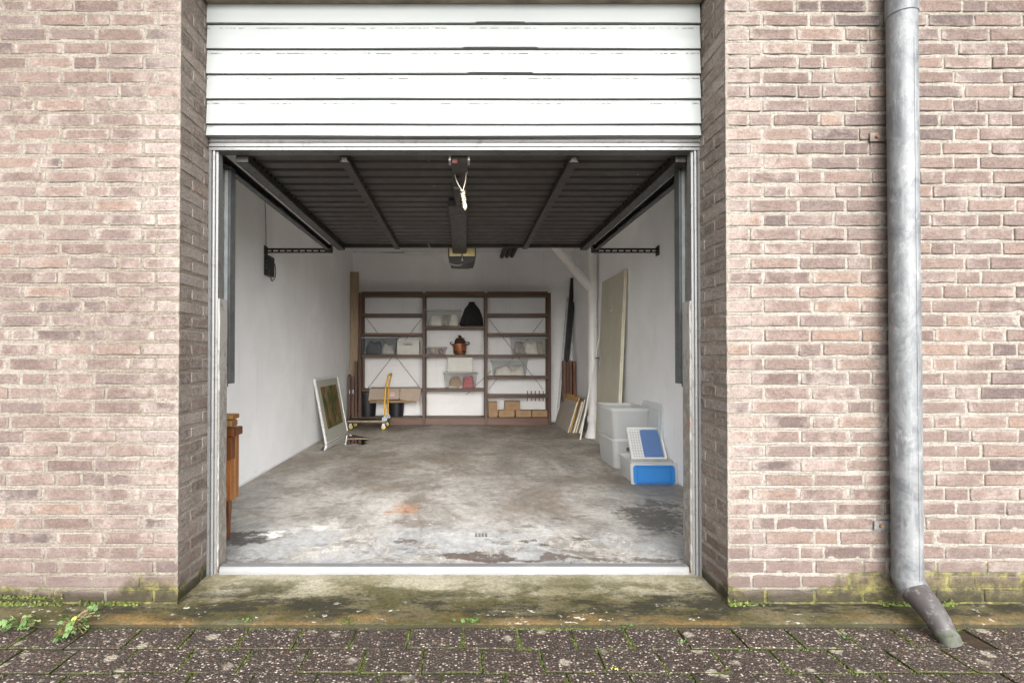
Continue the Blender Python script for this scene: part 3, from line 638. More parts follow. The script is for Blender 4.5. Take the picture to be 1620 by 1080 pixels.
for r in range(7):
    yc = 2.196 - PD / 2 - r * PD; o0 = -0.0728 * ((r * 2) % 3 if r else 0)
    o0 = [0.0, 0.070, -0.076, -0.005, 0.07, 0.14, 0.0][r]
    half = 2.75
    for k in range(-13, 13):
        xc = o0 + PW * (k + 0.5)
        if abs(xc) > half: continue
        a = sub('paver', pms[rng.randrange(8)], pav, (xc, yc, -0.055 + rng.uniform(-0.0035, 0.003)), (rng.uniform(-.012, .012), rng.uniform(-.010, .010), rng.uniform(-.006, .006) + (math.pi if rng.random() < .5 else 0)))
        
        if r == 0 and 2.0 < xc < 2.15:            # the short paver beside the gully at the pipe's foot
            a.scale.x = 0.62; a.location.x += PW * 0.19
        joints.append((xc - PW / 2, yc, 'v')); joints.append((xc, yc + PD / 2, 'h'))

# moss in the joints and at the foot of the walls: uncountable tufts
def moss():
    rg = random.Random(11); m = MB()
    def tuft(x, y, z, s):
        n = rg.randint(3, 5); a0 = rg.random() * 6.28
        top = (x + rg.uniform(-.3, .3) * s, y + rg.uniform(-.3, .3) * s, z + s * rg.uniform(0.5, 1.0))
        ring = [(x + math.cos(a0 + 6.283 * k / n) * s, y + math.sin(a0 + 6.283 * k / n) * s, z - 0.002) for k in range(n)]
        m.add(ring + [top], [(k, (k + 1) % n, n) for k in range(n)])
    for (x, y, d) in joints:
        dens = vnoise([(x * 1.0, y * 3.0, 0.3)], 2.0, 5)[0]
        for i in range(int(110 * max(0, dens - 0.20) * (1.0 if y > 1.6 else 0.3))):
            if d == 'v': px, py = x + rg.gauss(0, .0035), y + rg.uniform(-PD / 2, PD / 2)
            else: px, py = x + rg.uniform(-PW / 2, PW / 2), y + rg.gauss(0, .003)
            if vnoise([(px, py, 0)], 14, 9)[0] < 0.36: continue
            tuft(px, py, -0.060, rg.uniform(0.002, 0.0055))
    for i in range(2600):                             # along the sill's front edge
        x = rg.uniform(-2.6, 2.6)
        if vnoise([(x, 0, 0)], 5, 21)[0] < 0.55: continue
        tuft(x, 2.197 + rg.gauss(0, .006), -0.060, rg.uniform(0.003, 0.008))
    for i in range(4200):                             # foot of the facade
        x = rg.choice((rg.uniform(-2.9, XL), rg.uniform(XR, 2.9)))
        d = vnoise([(x, 1.7, 0)], 4, 33)[0] + (0.18 if 1.75 < x < 2.15 or x < -1.75 else 0)
        if d < 0.47 or rg.random() > (d - 0.47) * 3.2: continue
        zz = abs(rg.gauss(0, .007)) + (0.03 if x < -1.75 and rg.random() < 0.3 else 0)
        tuft(x, FY - 0.004 - rg.random() * 0.012, -0.024 + zz, rg.uniform(0.002, 0.0085))
    o = m.build('moss', M['moss'], fix=False); props(o, 'green moss tufts in the paving joints and wall foot', kind='stuff')
moss()

# ---------------------------------------------------------------- the two brick piers, brick by brick
PITCHZ, BH, HJ = 0.0636, 0.0490, 0.011
def brick_mesh(lx, ly, faces, seed, bow=0.0035):
    """uneven hand-formed brick centred on x, front at y=0 going back to +ly, centred on z; faces: letters of the sides that are built"""
    lz = BH; e = 0.0035
    def cuts(l, n): return [0, e] + [e + (l - 2 * e) * k / n for k in range(1, n)] + [l - e, l]
    cx_, cz_, cy_ = cuts(lx, max(3, round(lx / .03))), cuts(lz, 3), cuts(ly, max(2, round(ly / .04)))
    V, idx, Fc = [], {}, []
    def vid(x, y, z):
        k = (round(x, 5), round(y, 5), round(z, 5))
        if k not in idx: idx[k] = len(V); V.append((x, y, z))
        return idx[k]
    def grid(A, B, fn, flip=False):
        for i in range(len(A) - 1):
            for j in range(len(B) - 1):
                q = [vid(*fn(A[i], B[j])), vid(*fn(A[i + 1], B[j])), vid(*fn(A[i + 1], B[j + 1])), vid(*fn(A[i], B[j + 1]))]
                Fc.append(tuple(q[::-1] if flip else q))
    grid(cx_, cz_, lambda a, b: (a, 0, b))
    grid(cx_, cy_[:3] if 'd' not in faces else cy_, lambda a, b: (a, b, lz)); grid(cx_, cy_[:3] if 'd' not in faces else cy_, lambda a, b: (a, b, 0), True)
    yl = cy_ if 'l' in faces else cy_[:3]; yr = cy_ if 'r' in faces else cy_[:3]
    grid(yr, cz_, lambda a, b: (lx, a, b)); grid(yl, cz_, lambda a, b: (0, a, b), True)
    v = np.array(V)
    # round the arrises
    inx = np.where(v[:, 0] < 1e-6, 1, np.where(v[:, 0] > lx - 1e-6, -1, 0)); inz = np.where(v[:, 2] < 1e-6, 1, np.where(v[:, 2] > lz - 1e-6, -1, 0)); iny = np.where(v[:, 1] < 1e-6, 1, 0)
    two = ((inx != 0).astype(int) + (inz != 0) + iny) >= 2
    r = 0.0016
    v[:, 0] += inx * two * r; v[:, 2] += inz * two * r; v[:, 1] += iny * two * r
    q = v + seed * 1.37
    v[:, 1] += (vnoise(q, 28, seed, 2) - 0.5) * bow
    lowf = (vnoise(np.stack([q[:, 0], q[:, 1], np.round(v[:, 2] / lz) * 9.0], 1), 18, seed + 5, 2) - 0.5)
    v[:, 2] += lowf * 0.0065
    v[:, 0] += (vnoise(q, 22, seed + 9) - 0.5) * 0.005
    v -= np.array((lx / 2, 0, lz / 2))
    m = MB(); m.add(v.tolist(), Fc); return m
def pool(lx, n, faces='', ly=0.06, turn=0, s0=0):
    res = []
    for i in range(n):
        m = brick_mesh(lx, ly, faces, s0 + i * 7 + int(lx * 1000))
        if turn: m.xform(Matrix.Rotation(turn, 4, 'Z'))
        me = m.mesh('brick', smooth='auto', fix=True); me.materials.append(M['brick']); res.append(me)
    return res
PS, PH = pool(0.2045, 14), pool(0.0985, 9)
def brick_pier(side):
    xc = XL if side < 0 else XR
    root = thing('brick_wall', (xc + side * 0.8, FY, -0.03),
                 'brown pink brick wall with flush mortar on the side without a drainpipe' if side < 0 else 'brown brick wall with pale raked joints behind the zinc downpipe', 'wall')
    rg = random.Random(40 + side)
    # mortar: gently uneven sheets over a solid core
    x0, x1 = (xc - 1.75, xc) if side < 0 else (xc, xc + 1.95)
    m = MB(); e = 0.006
    cx0, cx1 = (x0, xc - 0.014) if side < 0 else (xc + 0.014, x1)
    m.box(cx0, cx1, FY + 0.014, 2.78, -0.12, 3.25)
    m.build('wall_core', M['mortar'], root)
    step = 0.0105
    xs = np.linspace(x0, x1, int(round((x1 - x0) / step)) + 1); offs = (-.0245, -.0205, 0, .0205, .0245, .0275, .0318, .0361); zs = np.array([0.0104 + PITCHZ * k + o_ for k in range(-2, 48) for o_ in offs]); zs.sort(); nx, nz = len(xs), len(zs)
    Xg, Zg = np.meshgrid(xs, zs); p = np.stack([Xg.ravel(), np.full(nx * nz, FY), Zg.ravel()], 1)
    k = np.round((p[:, 2] - 0.0104) / PITCHZ); fz = np.abs(p[:, 2] - 0.0104 - k * PITCHZ) / PITCHZ      # 0 mid brick, .5 mid joint
    flush = 0.0024 if side < 0 else 0.0046
    flush = flush + (0.0004 if side < 0 else -0.0012) * np.clip((p[:, 2] - 1.2) / 1.0, -1, 1) * (-1 if side < 0 else -1)
    d = flush + (vnoise(p, 26, 4 + side, 3) - 0.5) * (0.0060 if side < 0 else 0.0090) + (vnoise(p, 3.5, 14 + side, 2) - 0.5) * (0.0016 if side < 0 else 0.0035)
    groove = np.exp(-((fz - 0.392) / 0.022) ** 2) * np.clip((vnoise(p, 9, 51 + side, 3) - 0.36) * 4, 0, 1)
    d = np.where(fz < 0.31, np.maximum(d, 0.0048), d) + groove * (0.0055 if side > 0 else 0.0045)
    d = np.where(np.abs(p[:, 0] - xc) < 0.016, np.where(fz < 0.31, 0.003, np.minimum(d, 0.0008)), d)
    p[:, 1] += np.maximum(d, -0.0014)
    f = [(j * nx + i, j * nx + i + 1, (j + 1) * nx + i + 1, (j + 1) * nx + i) for j in range(nz - 1) for i in range(nx - 1)]
    mm = MB(); mm.add(p.tolist(), f)
    ys = np.arange(FY + 0.002, 2.79, step); ny = len(ys)
    Yg, Zg = np.meshgrid(ys, zs); q = np.stack([np.full(ny * nz, xc), Yg.ravel(), Zg.ravel()], 1)
    d = 0.0035 + (vnoise(q, 26, 24 + side, 3) - 0.5) * 0.007
    d = np.where(q[:, 1] < FY + 0.016, 0.0012, d)
    q[:, 0] += side * np.maximum(d - 0.0012, 0.0004)
    f = [(j * ny + i, j * ny + i + 1, (j + 1) * ny + i + 1, (j + 1) * ny + i) for j in range(nz - 1) for i in range(ny - 1)]
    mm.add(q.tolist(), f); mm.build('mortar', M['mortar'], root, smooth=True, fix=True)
    # meshes of corner and reveal bricks
    lr = 'r' if side < 0 else 'l'
    C_head = pool(0.0985, 5, 'd' + lr, 0.2045, 0, 300); C_three = pool(0.158, 5, 'd' + lr, 0.0985, 0, 400)
    t = R(90) if side < 0 else R(-90)
    R_half = pool(0.0985, 4, '', 0.05, t, 500); R_long = pool(0.158, 4, '', 0.05, t, 600)
    inst, spare = [], []          # (mesh, loc, rot)
    lim = -2.10 if side < 0 else 2.50
    for k in range(0, 48):
        zc = 0.0104 + PITCHZ * k + rg.uniform(-.0012, .0012); seen = zc < 2.66
        even = (k % 2 == 0) if side < 0 else (k % 2 == 1)
        L = 0.0985 if even else 0.158
        inst_or = (inst if seen else spare)
        inst_or.append((rg.choice(C_head if even else C_three), (xc + side * (L / 2) , FY + rg.uniform(-.0005, .0012), zc), 0))
        # reveal
        yy = FY + (0.2045 if even else 0.0985) + HJ
        Lr = 0.0985 if even else 0.158
        (spare if even else inst_or).append((rg.choice(R_half if even else R_long), (xc, yy + Lr / 2, zc), 0))
        x = xc + side * (L + HJ); last = 'H' if even else 'T'; run = 0
        while abs(x) < abs(x1 if side > 0 else x0) - 0.02:
            kind = 'S'
            if last != 'H' and (rg.random() < 0.30 or run >= 4): kind = 'H'
            elif last == 'H' and rg.random() < 0.06: kind = 'H'
            run = 0 if kind == 'H' else run + 1
            l = 0.2045 if kind == 'S' else 0.0985; sx = rg.uniform(0.955, 1.02)
            c = x + side * l * sx / 2
            vis = seen and (c - l / 2 < lim if side > 0 else c + l / 2 > lim)
            (inst if vis else spare).append((rg.choice(PS if kind == 'S' else PH), (c, FY + rg.uniform(-.0015, .002), zc), sx))
            x += side * (l * sx + HJ * rg.uniform(0.75, 1.3)); last = kind
    if len(inst) > 300:
        inst.sort(key=lambda i: -i[1][2] if abs(i[1][0] - xc) > 1.2 else 0); extra = inst[:len(inst) - 300]; spare += extra; inst = inst[len(inst) - 300:]
    for me, loc, sx in inst:
        o = sub('brick', me, root, loc, (rg.uniform(-.008, .008), rg.uniform(-.006, .006), (math.pi * 0)))
        if sx: o.scale = (sx, 1, rg.uniform(0.93, 1.06))
    m = MB()
    for me, loc, sx in spare:
        vs = [(v.co.x * (sx or 1) + loc[0], v.co.y + loc[1], v.co.z + loc[2]) for v in me.vertices]
        m.add(vs, [tuple(pp.vertices) for pp in me.polygons])
    o = m.build('brick', M['brick'], root, smooth='auto', fix=False); o['kind'] = 'stuff'
    return root
brick_pier(-1); brick_pier(1)
# slanted drip edge / lintel above the white boards
m = MB().box(XL + 0.004, XR - 0.004, FY + 0.14, 2.80, 2.782, 3.25); props(m.build('concrete_lintel', M['lintel'], bevel=0.004), 'weathered concrete lintel edge above the white boards', 'lintel')

# unseen eaves added to shade the upper wall and boards, with the downpipe's gutter
ev = thing('shading_eaves', (0, 2.1, 3.05), 'unseen boarded eaves with a zinc gutter, added to shade the brick walls', 'added eaves')
MB().box(-4.2, 4.2, 1.86, 2.335, 3.06, 3.085).build('shading_soffit', M['white'], ev)
MB().box(-4.2, 4.2, 1.835, 1.859, 3.05, 3.25).build('shading_fascia', M['white'], ev)
MB().tube([(-4.2, 1.765, 3.19), (4.2, 1.765, 3.19)], 0.068, 20).build('gutter', M['zinc'], ev, smooth='auto')
MB().box(-4.2, 4.2, 1.835, 4.0, 3.252, 3.30).build('shading_roof', M['darksteel'], ev)
# ---------------------------------------------------------------- white boards above the opening
fas = thing('fascia_panel', (0, 2.57, 2.13), 'flaking white board panel fixed above the open garage door', 'panel')
FZ = [P(700, y, 2.57)[2] for y in (-3, 38.5, 78.5, 118, 157.5, 197.5, 216.5)]
xa, xb = P(327, 100, 2.57)[0], P(1108, 100, 2.57)[0]
rg = random.Random(5)
for i in range(6):
    zt, zb = FZ[i], FZ[i + 1]; h = zt - zb
    last = i == 5
    prof = [(2.564, zb + 0.0042), (2.566, zb + 0.0105), (2.575, zt - 0.010), (2.578, zt - 0.0005), (2.596, zt - 0.0005), (2.596, zb + 0.0042)]
    m = MB(); W_ = xb - xa; e0, e1 = (0.548, 0.642) if i == 0 else (0.522, 0.668) if i == 1 else (0.532, 0.658)
    xs = sorted([xa + W_ * k / 26 for k in range(27)] + [xa + W_ * q for q in (e0 - .004, e0, e1, e1 + .004)]); n = len(xs) - 1
    for k, x in enumerate(xs):
        lift = 0.0042 if (e0 - 1e-4 < (x - xa) / W_ < e1 + 1e-4 and i in (0, 1, 2)) else 0
        wv = rg.uniform(-.0006, .0006)
        m.v += [(x, y + wv, z + (lift if j in (0, 1, 5) else 0) + (0.0015 * math.sin(x * 3 + i) if j in (0, 1) else 0)) for j, (y, z) in enumerate(prof)]
    np_ = len(prof)
    for k in range(n):
        for j in range(np_): m.f.append((k * np_ + j, k * np_ + (j + 1) % np_, (k + 1) * np_ + (j + 1) % np_, (k + 1) * np_ + j))
    m.f += [tuple(range(np_)), tuple(n * np_ + j for j in range(np_))]
    m.build('board', M['board'], fas, smooth='auto')
MB().box(xa + 0.002, xb - 0.002, 2.598, 2.66, FZ[6] + 0.004, FZ[0] + 0.2).build('backing', M['backing'], fas)

# ---------------------------------------------------------------- door frame and threshold
fr = thing('door_frame', (0, 2.60, 0.0), 'dull aluminium garage door frame with grooved head rail', 'frame')
zt, zb = P(700, 219, 2.60)[2], P(700, 238, 2.60)[2]
hx0, hx1 = P(331, 228, 2.6)[0], P(1107, 228, 2.6)[0]
h = zt - zb
prof = [(2.60, zt), (2.598, zt - h * .30), (2.606, zt - h * .33), (2.606, zt - h * .42), (2.598, zt - h * .45), (2.598, zt - h * .68), (2.606, zt - h * .71), (2.606, zt - h * .76), (2.596, zt - h * .79), (2.596, zb), (2.665, zb), (2.665, zt)]
MB().prism(prof, 'x', hx0, hx1).build('head_rail', M['alu'], fr)
def jamb(side):
    a, b = (P(328.5, 570, 2.6)[0], P(342, 570, 2.6)[0]) if side < 0 else (P(1109.5, 570, 2.6)[0], P(1096.5, 570, 2.6)[0])
    w_ = b - a
    pr = [(a, 2.600), (a + w_ * .34, 2.598), (a + w_ * .38, 2.609), (a + w_ * .50, 2.609), (a + w_ * .54, 2.599), (a + w_ * .72, 2.601), (a + w_ * .76, 2.612), (b, 2.614), (b, 2.66), (a, 2.66)]
    MB().prism(pr, 'z', -0.012, zb - 0.0015).build('jamb', M['alu'], fr)
jamb(-1); jamb(1)
def post(side):
    a, b = (P(341.5, 700, 2.64)[0], P(350, 700, 2.64)[0]) if side < 0 else (P(1098, 700, 2.64)[0], P(1088.5, 700, 2.64)[0])
    ztop = P(345, 473 if side < 0 else 477, 2.64)[2]
    m = MB(); n = 26; rr = random.Random(8 + side)
    lo, hi = min(a, b), max(a, b)
    for k in range(n + 1):
        z = 0.0 + ztop * k / n; j = [rr.uniform(-.0012, .0012) for _ in range(4)]
        m.v += [(lo + j[0], 2.617, z), (hi + j[1], 2.618 + j[2], z), (hi + j[1], 2.70, z), (lo, 2.70, z)]
    for k in range(n):
        for i in range(4): m.f.append((k * 4 + i, k * 4 + (i + 1) % 4, k * 4 + 4 + (i + 1) % 4, k * 4 + 4 + i))
    m.f += [(3, 2, 1, 0), tuple(n * 4 + i for i in range(4))]
    o = m.build('timber_stop', M['flaky'], fr); o['label'] = 'timber stop with flaking grey paint'
post(-1); post(1)
th = thing('threshold_strip', (0, 2.6, 0), 'white metal threshold strip across the garage opening', 'threshold')
tx0, tx1 = P(346, 900, 2.6)[0], P(1091, 900, 2.6)[0]
pr = [(2.602, -0.002), (2.603, 0.010), (2.606, 0.026), (2.613, 0.034), (2.650, 0.036), (2.655, 0.030), (2.655, -0.01), (2.602, -0.01)]
MB().prism(pr, 'x', tx0, tx1).build('strip', M['seal'], th, smooth='auto')
MB().box(tx0, tx1, 2.656, 2.680, 0.001, 0.012).build('rubber_seal', M['darksteel'], th)

# ---------------------------------------------------------------- overhead door leaf
DZ = 2.088
leaf = thing('garage_door', (0, 2.68, DZ), 'dark brown underside of the open overhead garage door', 'garage door')
lx0, lx1 = -1.15, 1.135
nb = 18; y0, y1 = 2.675, 4.86; bp = (y1 - y0) / nb
pr = [(0.0, 0.012), (0.010, 0.0), (bp - 0.022, 0.004), (bp - 0.012, 0.016), (bp - 0.001, 0.016), (bp - 0.001, 0.030), (0.0, 0.030)]
bm_ = MB().prism(pr, 'x', lx0, lx1).mesh('board'); bm_.materials.append(M['leaf'])
for k in range(nb): sub('board', bm_, leaf, (0, y0 + k * bp, DZ))
def rib(x, w_, d, name='stiffener'):
    m = MB(); m.box(x - w_ / 2, x + w_ / 2, y0 + 0.01, y1 - 0.01, DZ - d, DZ - d + 0.006); m.box(x - w_ * .32, x + w_ * .32, y0 + 0.012, y1 - 0.012, DZ - d + 0.004, DZ + 0.002)
    for k in range(nb): m.box(x - w_ / 2 - 0.006, x + w_ / 2 + 0.006, y0 + bp * (k + .25), y0 + bp * (k + .55), DZ - 0.006, DZ + 0.006)
    return m.build(name, M['leaf'], leaf, bevel=0.0015)
rib(-0.605, 0.045, 0.040); rib(0.562, 0.045, 0.040)
for s, x in ((-1, lx0 + 0.03), (1, lx1 - 0.03)):
    m = MB().box(x - 0.032, x + 0.032, y0, y1 + 0.01, DZ - 0.045, DZ - 0.001)
    for k in range(nb * 2): m.box(x - 0.032 - 0.008 * (s > 0), x + 0.032 + 0.008 * (s < 0), y0 + bp * (k * .5 + .1), y0 + bp * (k * .5 + .33), DZ - 0.012, DZ + 0.004)
    m.build('edge_frame', M['darksteel'], leaf, bevel=0.002)
MB().box(lx0, lx1, y1 - 0.012, y1 + 0.022, DZ - 0.022, DZ + 0.03).build('end_rail', M['darksteel'], leaf, bevel=0.003)
MB().box(lx0, lx1, y0 - 0.012, y0 + 0.004, DZ - 0.012, DZ + 0.03).build('front_rail', M['leaf'], leaf, bevel=0.002)
# release catch, cord lugs
m = MB().box(-0.062, 0.022, 2.69, 3.45, DZ - 0.020, DZ - 0.001); m.build('centre_plate', M['leaf'], leaf, bevel=0.002)
MB().box(-0.058, -0.030, 2.695, 2.71, DZ - 0.040, DZ - 0.018).build('catch', M['red'], leaf, bevel=0.002)
for x in (-0.075, 0.022): MB().box(x, x + 0.012, 2.69, 2.76, DZ - 0.030, DZ + 0.002).build('lug', M['steel'], leaf, bevel=0.001)

# opener: rail, motor, bracket
op = thing('door_opener', (-0.02, 3.3, 2.02), 'dark ceiling door opener motor with two yellowed lamp covers', 'door opener')
ox = P(727, 380, 4.9)[0]
pr = [(-0.060 + ox, DZ - 0.055), (0.060 + ox, DZ - 0.055), (0.068 + ox, DZ - 0.032), (0.052 + ox, DZ - 0.010), (-0.052 + ox, DZ - 0.010), (-0.068 + ox, DZ - 0.032)]
MB().prism([(u, v) for u, v in pr], 'y', 3.42, 5.0).build('rail', M['darksteel'], op, bevel=0.002)
MB().box(ox - 0.012, ox + 0.016, 2.95, 3.55, DZ - 0.052, DZ - 0.025).build('push_arm', M['darksteel'], op, bevel=0.002)
MB().box(ox - 0.022, ox + 0.016, 3.02, 3.10, DZ - 0.075, DZ - 0.045).build('carriage', M['black'], op, bevel=0.003)
A, B = P(709, 390, 5.0), P(753, 416, 5.0)
cxm = (A[0] + B[0]) / 2; w2 = (B[0] - A[0]) / 2
prof = [(cxm - w2, A[2]), (cxm - w2, A[2] - 0.085), (cxm - w2 * .84, B[2] + 0.006), (cxm - w2 * .3, B[2]), (cxm + w2 * .4, B[2]), (cxm + w2 * .84, B[2] + 0.008), (cxm + w2, A[2] - 0.085), (cxm + w2, A[2])]
MB().prism(prof, 'y', 5.0, 5.34).build('housing', M['black'], op, bevel=0.006, seg=2)
for s in (-1, 1):
    c = cxm + s * w2 * .485
    MB().box(c - w2 * .43, c + w2 * .43, 4.985, 5.01, A[2] - 0.092, A[2] - 0.006).build('lamp_cover', M['lens'], op, bevel=0.008, seg=2)
    bx = cxm + s * 0.075
    MB().box(bx - 0.020, bx + 0.020, 4.955, 4.99, A[2] + 0.004, A[2] + 0.052).build('bracket', M['orange'], op, bevel=0.003)
MB().tube([(cxm + 0.002, 4.98, A[2] - 0.05), (cxm + 0.002, 4.976, A[2] - 0.125)], 0.0025, 6).build('pull_chain', M['steel'], op)
MB().tube([(cxm + 0.002, 4.976, A[2] - 0.125), (cxm + 0.002, 4.976, A[2] - 0.137)], 0.007, 8).build('chain_end', M['white'], op)
cb = [P(672, 364, 4.7), P(676, 383, 4.8), P(688, 402, 4.9), P(705, 414, 4.95), P(722, 420, 4.97), P(731, 418, 5.0)]
def spline(pts, n=6):
    pts = [Vector(p) for p in pts]; res = []
    q = [pts[0]] + pts + [pts[-1]]
    for i in range(1, len(q) - 2):
        for k in range(n):
            t = k / n; a, b, c, d = q[i - 1], q[i], q[i + 1], q[i + 2]
            res.append(0.5 * ((2 * b) + (c - a) * t + (2 * a - 5 * b + 4 * c - d) * t * t + (3 * b - a - 3 * c + d) * t ** 3))
    return res + [pts[-1]]
MB().tube(spline(cb), 0.004, 6).build('cable', M['cable'], op)
# pull cord hanging from the leaf
pc = thing('pull_cord', (0, 2.9, 2.0), 'knotted cream pull cord hanging under the dark door', 'cord')
a, b, kx, e_ = P(719, 276, 2.93), P(738, 273, 2.90), P(732, 303, 2.86), P(735, 324, 2.84)
MB().tube(spline([a, P(724, 290, 2.89), kx]), 0.0028, 6).build('cord_end', M['rope'], pc)
MB().tube(spline([b, P(736, 288, 2.88), kx]), 0.0028, 6).build('cord_end', M['rope'], pc)
m = MB(); rr = random.Random(2); pts = []
for k in range(46):
    t = k / 45; c = Vector(kx).lerp(Vector(e_), t); rad = 0.013 * (1 - 0.35 * t)
    pts.append(c + Vector((math.cos(k * 1.9) * rad, math.sin(k * 1.9) * rad * .7, math.sin(k * 0.8) * .006)))
m.tube(pts, 0.0034, 6).build('knot', M['rope'], pc, smooth=True)
m = MB().tube([e_, (e_[0] + 0.002, e_[1], e_[2] - 0.012), (e_[0] + 0.003, e_[1], e_[2] - 0.03)], [0.011, 0.012, 0.002], 8); m.build('tassel', M['rope'], pc, smooth=True)
m = MB().tube([(b[0], b[1], b[2] - .008), (b[0], b[1], b[2] + .004), (b[0], b[1], b[2] + .016)], [0.003, 0.009, 0.003], 8); m.build('small_knot', M['rope'], pc, smooth=True)

# tracks along both sides, with hangers to the walls
def track(side):
    x = -1.24 if side < 0 else 1.215; wx = IL if side < 0 else IR; s = side
    t = thing('door_track', (x, 2.75, 2.04), 'dark horizontal door track held off the wall that carries the black control box' if s < 0 else 'dark horizontal door track held off the wall with the leaning cream door', 'door track', 'horizontal door tracks')
    pr = [(x - 0.018, 2.043), (x + 0.018, 2.043), (x + 0.018, 2.049), (x - 0.012, 2.049), (x - 0.012, 2.086), (x + 0.018, 2.086), (x + 0.018, 2.092), (x - 0.018, 2.092)]
    if s > 0: pr = [(2 * x - u, v) for u, v in pr][::-1]
    MB().prism(pr, 'y', 2.70, 4.93).build('rail', M['darksteel'], t)
    MB().box(x - 0.006, x + 0.006, 3.55, 4.15, 2.052, 2.062).build('roller_strip', M['steel'], t)
    MB().box(x - 0.006, x + 0.006, 4.35, 4.62, 2.052, 2.060).build('roller_strip', M['steel'], t)
    # perforated hanger strip
    yh = 4.90; zc = 2.045; a0, a1 = (x + 0.03 * s * -1, wx)
    m = MB(); n = 10; lo, hi = min(a0, a1), max(a0, a1); L = hi - lo
    m.box(lo, hi, yh, yh + 0.004, zc + 0.006, zc + 0.020); m.box(lo, hi, yh, yh + 0.004, zc - 0.020, zc - 0.006)
    for k in range(n + 1):
        c = lo + L * k / n; w_ = 0.009
        m.box(max(lo, c - w_), min(hi, c + w_), yh, yh + 0.004, zc - 0.0062, zc + 0.0062)
    m.box(lo, hi, yh, yh + 0.03, zc + 0.020, zc + 0.024)
    m.build('hanger_strip', M['darksteel'], t)
    m = MB().box(x - 0.025, x + 0.025, 4.87, 4.94, 2.03, 2.10); m.build('end_bracket', M['darksteel'], t, bevel=0.003)
    for dx in (-0.014, 0.014): MB().tube([(x + dx, 4.866, 2.05), (x + dx, 4.872, 2.05)], 0.007, 8).build('bolt', M['steel'], t)
    wp = MB().box(wx - 0.004 if s > 0 else wx, wx if s > 0 else wx + 0.004, 4.86, 4.95, 2.0, 2.09); wp.build('wall_plate', M['darksteel'], t)
track(-1); track(1)
# vertical guide channels just inside the opening
def guide(side):
    if side < 0: a, b, Yg = P(355.5, 420, 2.80)[0], P(366.5, 420, 2.80)[0], 2.78
    else: a, b, Yg = P(1084, 420, 2.80)[0], P(1072.5, 420, 2.80)[0], 2.78
    zlo, zhi = P(360, 610, 2.8)[2], 2.062
    t = thing('door_guide', ((a + b) / 2, Yg, zlo), 'grey steel vertical door guide on the side of the brown cane cabinet' if side < 0 else 'grey steel vertical door guide on the side of the blue plastic lids', 'door guide', 'vertical door guides')
    lo, hi = min(a, b), max(a, b); mid = lo + (hi - lo) * (.64 if side < 0 else .36)
    # a lighter outer flange and a darker inner web
    if side < 0: f0, f1, d0, d1 = lo, mid - .0008, mid, hi
    else: f0, f1, d0, d1 = mid + .0008, hi, lo, mid
    MB().box(f0, f1, Yg + 0.004, Yg + 0.05, zlo + 0.02, zhi).build('flange', M['guide'], t, bevel=0.001)
    MB().box(d0, d1, Yg, Yg + 0.065, zlo + 0.012, zhi).build('web', M['web'], t, bevel=0.001)
    o = -side
    e0 = (a + b) / 2
    MB().box(min(e0, e0 + side * .045), max(e0, e0 + side * .045), Yg - 0.01, Yg + 0.03, zlo - 0.006, zlo + 0.022).build('foot_bracket', M['darksteel'], t, bevel=0.003)
    zc = P(360, 555, 2.8)[2]
    MB().box(min(a, a + side * .03), max(a, a + side * .03), Yg - 0.012, Yg + 0.02, zc - 0.012, zc + 0.012).build('latch', M['darksteel'], t, bevel=0.002)
    MB().tube([((f0 + f1) / 2, Yg - 0.001, zlo + 0.16), ((f0 + f1) / 2, Yg + 0.006, zlo + 0.16)], 0.008, 8).build('bolt', M['steel'], t)
guide(-1); guide(1)
def spring(side):
    px = 352.5 if side < 0 else 1087.5
    x = P(px, 700, 2.74)[0]; zt_ = P(px, 632, 2.74)[2]; zb_ = 0.05
    t = thing('coil_spring', (x, 2.74, zb_), 'long dark steel coil spring beside the brown cane cabinet' if side < 0 else 'long dark steel coil spring in front of the white right wall', 'spring', 'door springs')
    n = 84; pts = []
    for k in range(n * 8 + 1):
        an = k / 8 * 2 * math.pi; z = zb_ + (zt_ - zb_) * k / (n * 8)
        pts.append((x + 0.0125 * math.cos(an), 2.74 + 0.0125 * math.sin(an), z))
    MB().tube(pts, 0.0032, 5).build('coil', M['darksteel'], t, smooth=True)
    MB().tube(spline([(x, 2.74, zt_ - 0.01), (x, 2.74, zt_ + 0.03), (x + side * .012, 2.75, zt_ + 0.09), (x + side * .012, 2.76, zt_ + 0.2)]), 0.004, 6).build('hook', M['darksteel'], t)
    MB().tube([(x, 2.74, 0.0), (x, 2.74, zb_ + 0.02)], 0.005, 6).build('anchor', M['darksteel'], t)
spring(-1); spring(1)

# ---------------------------------------------------------------- downpipe
dp = thing('downpipe', (2.02, FY - 0.07, -0.05), 'weathered zinc downpipe with a dark angled foot in front of the brick wall', 'downpipe')
YP = FY - 0.075
pt_, pb = P(1426.5, 30, YP), P(1435.5, 915, YP)
rad = 0.5 * (P(1455.5, 800, YP)[0] - P(1414.5, 800, YP)[0])
x_top, x_bot = pt_[0], pb[0]; ztp, zbt = 3.1, pb[2]
def lx(z): return x_bot + (x_top - x_bot) * (z - zbt) / (pt_[2] - zbt)
MB().tube([(lx(zbt + (2.58 - zbt) * k / 10), YP, zbt + (2.58 - zbt) * k / 10) for k in range(11)], rad, 40).build('pipe', M['zinc'], dp, smooth='auto')
MB().tube([(lx(2.55), YP, 2.55), (lx(3.1), YP, 3.1)], rad * 0.965, 40).build('upper_pipe', M['zinc'], dp, smooth='auto')
MB().tube([(lx(2.520), YP, 2.520), (lx(2.523), YP, 2.523), (lx(2.60), YP, 2.60), (lx(2.603), YP, 2.603)], [rad * 1.02, rad * 1.07, rad * 1.07, rad * 0.98], 40).build('collar', M['zinc'], dp, smooth='auto')
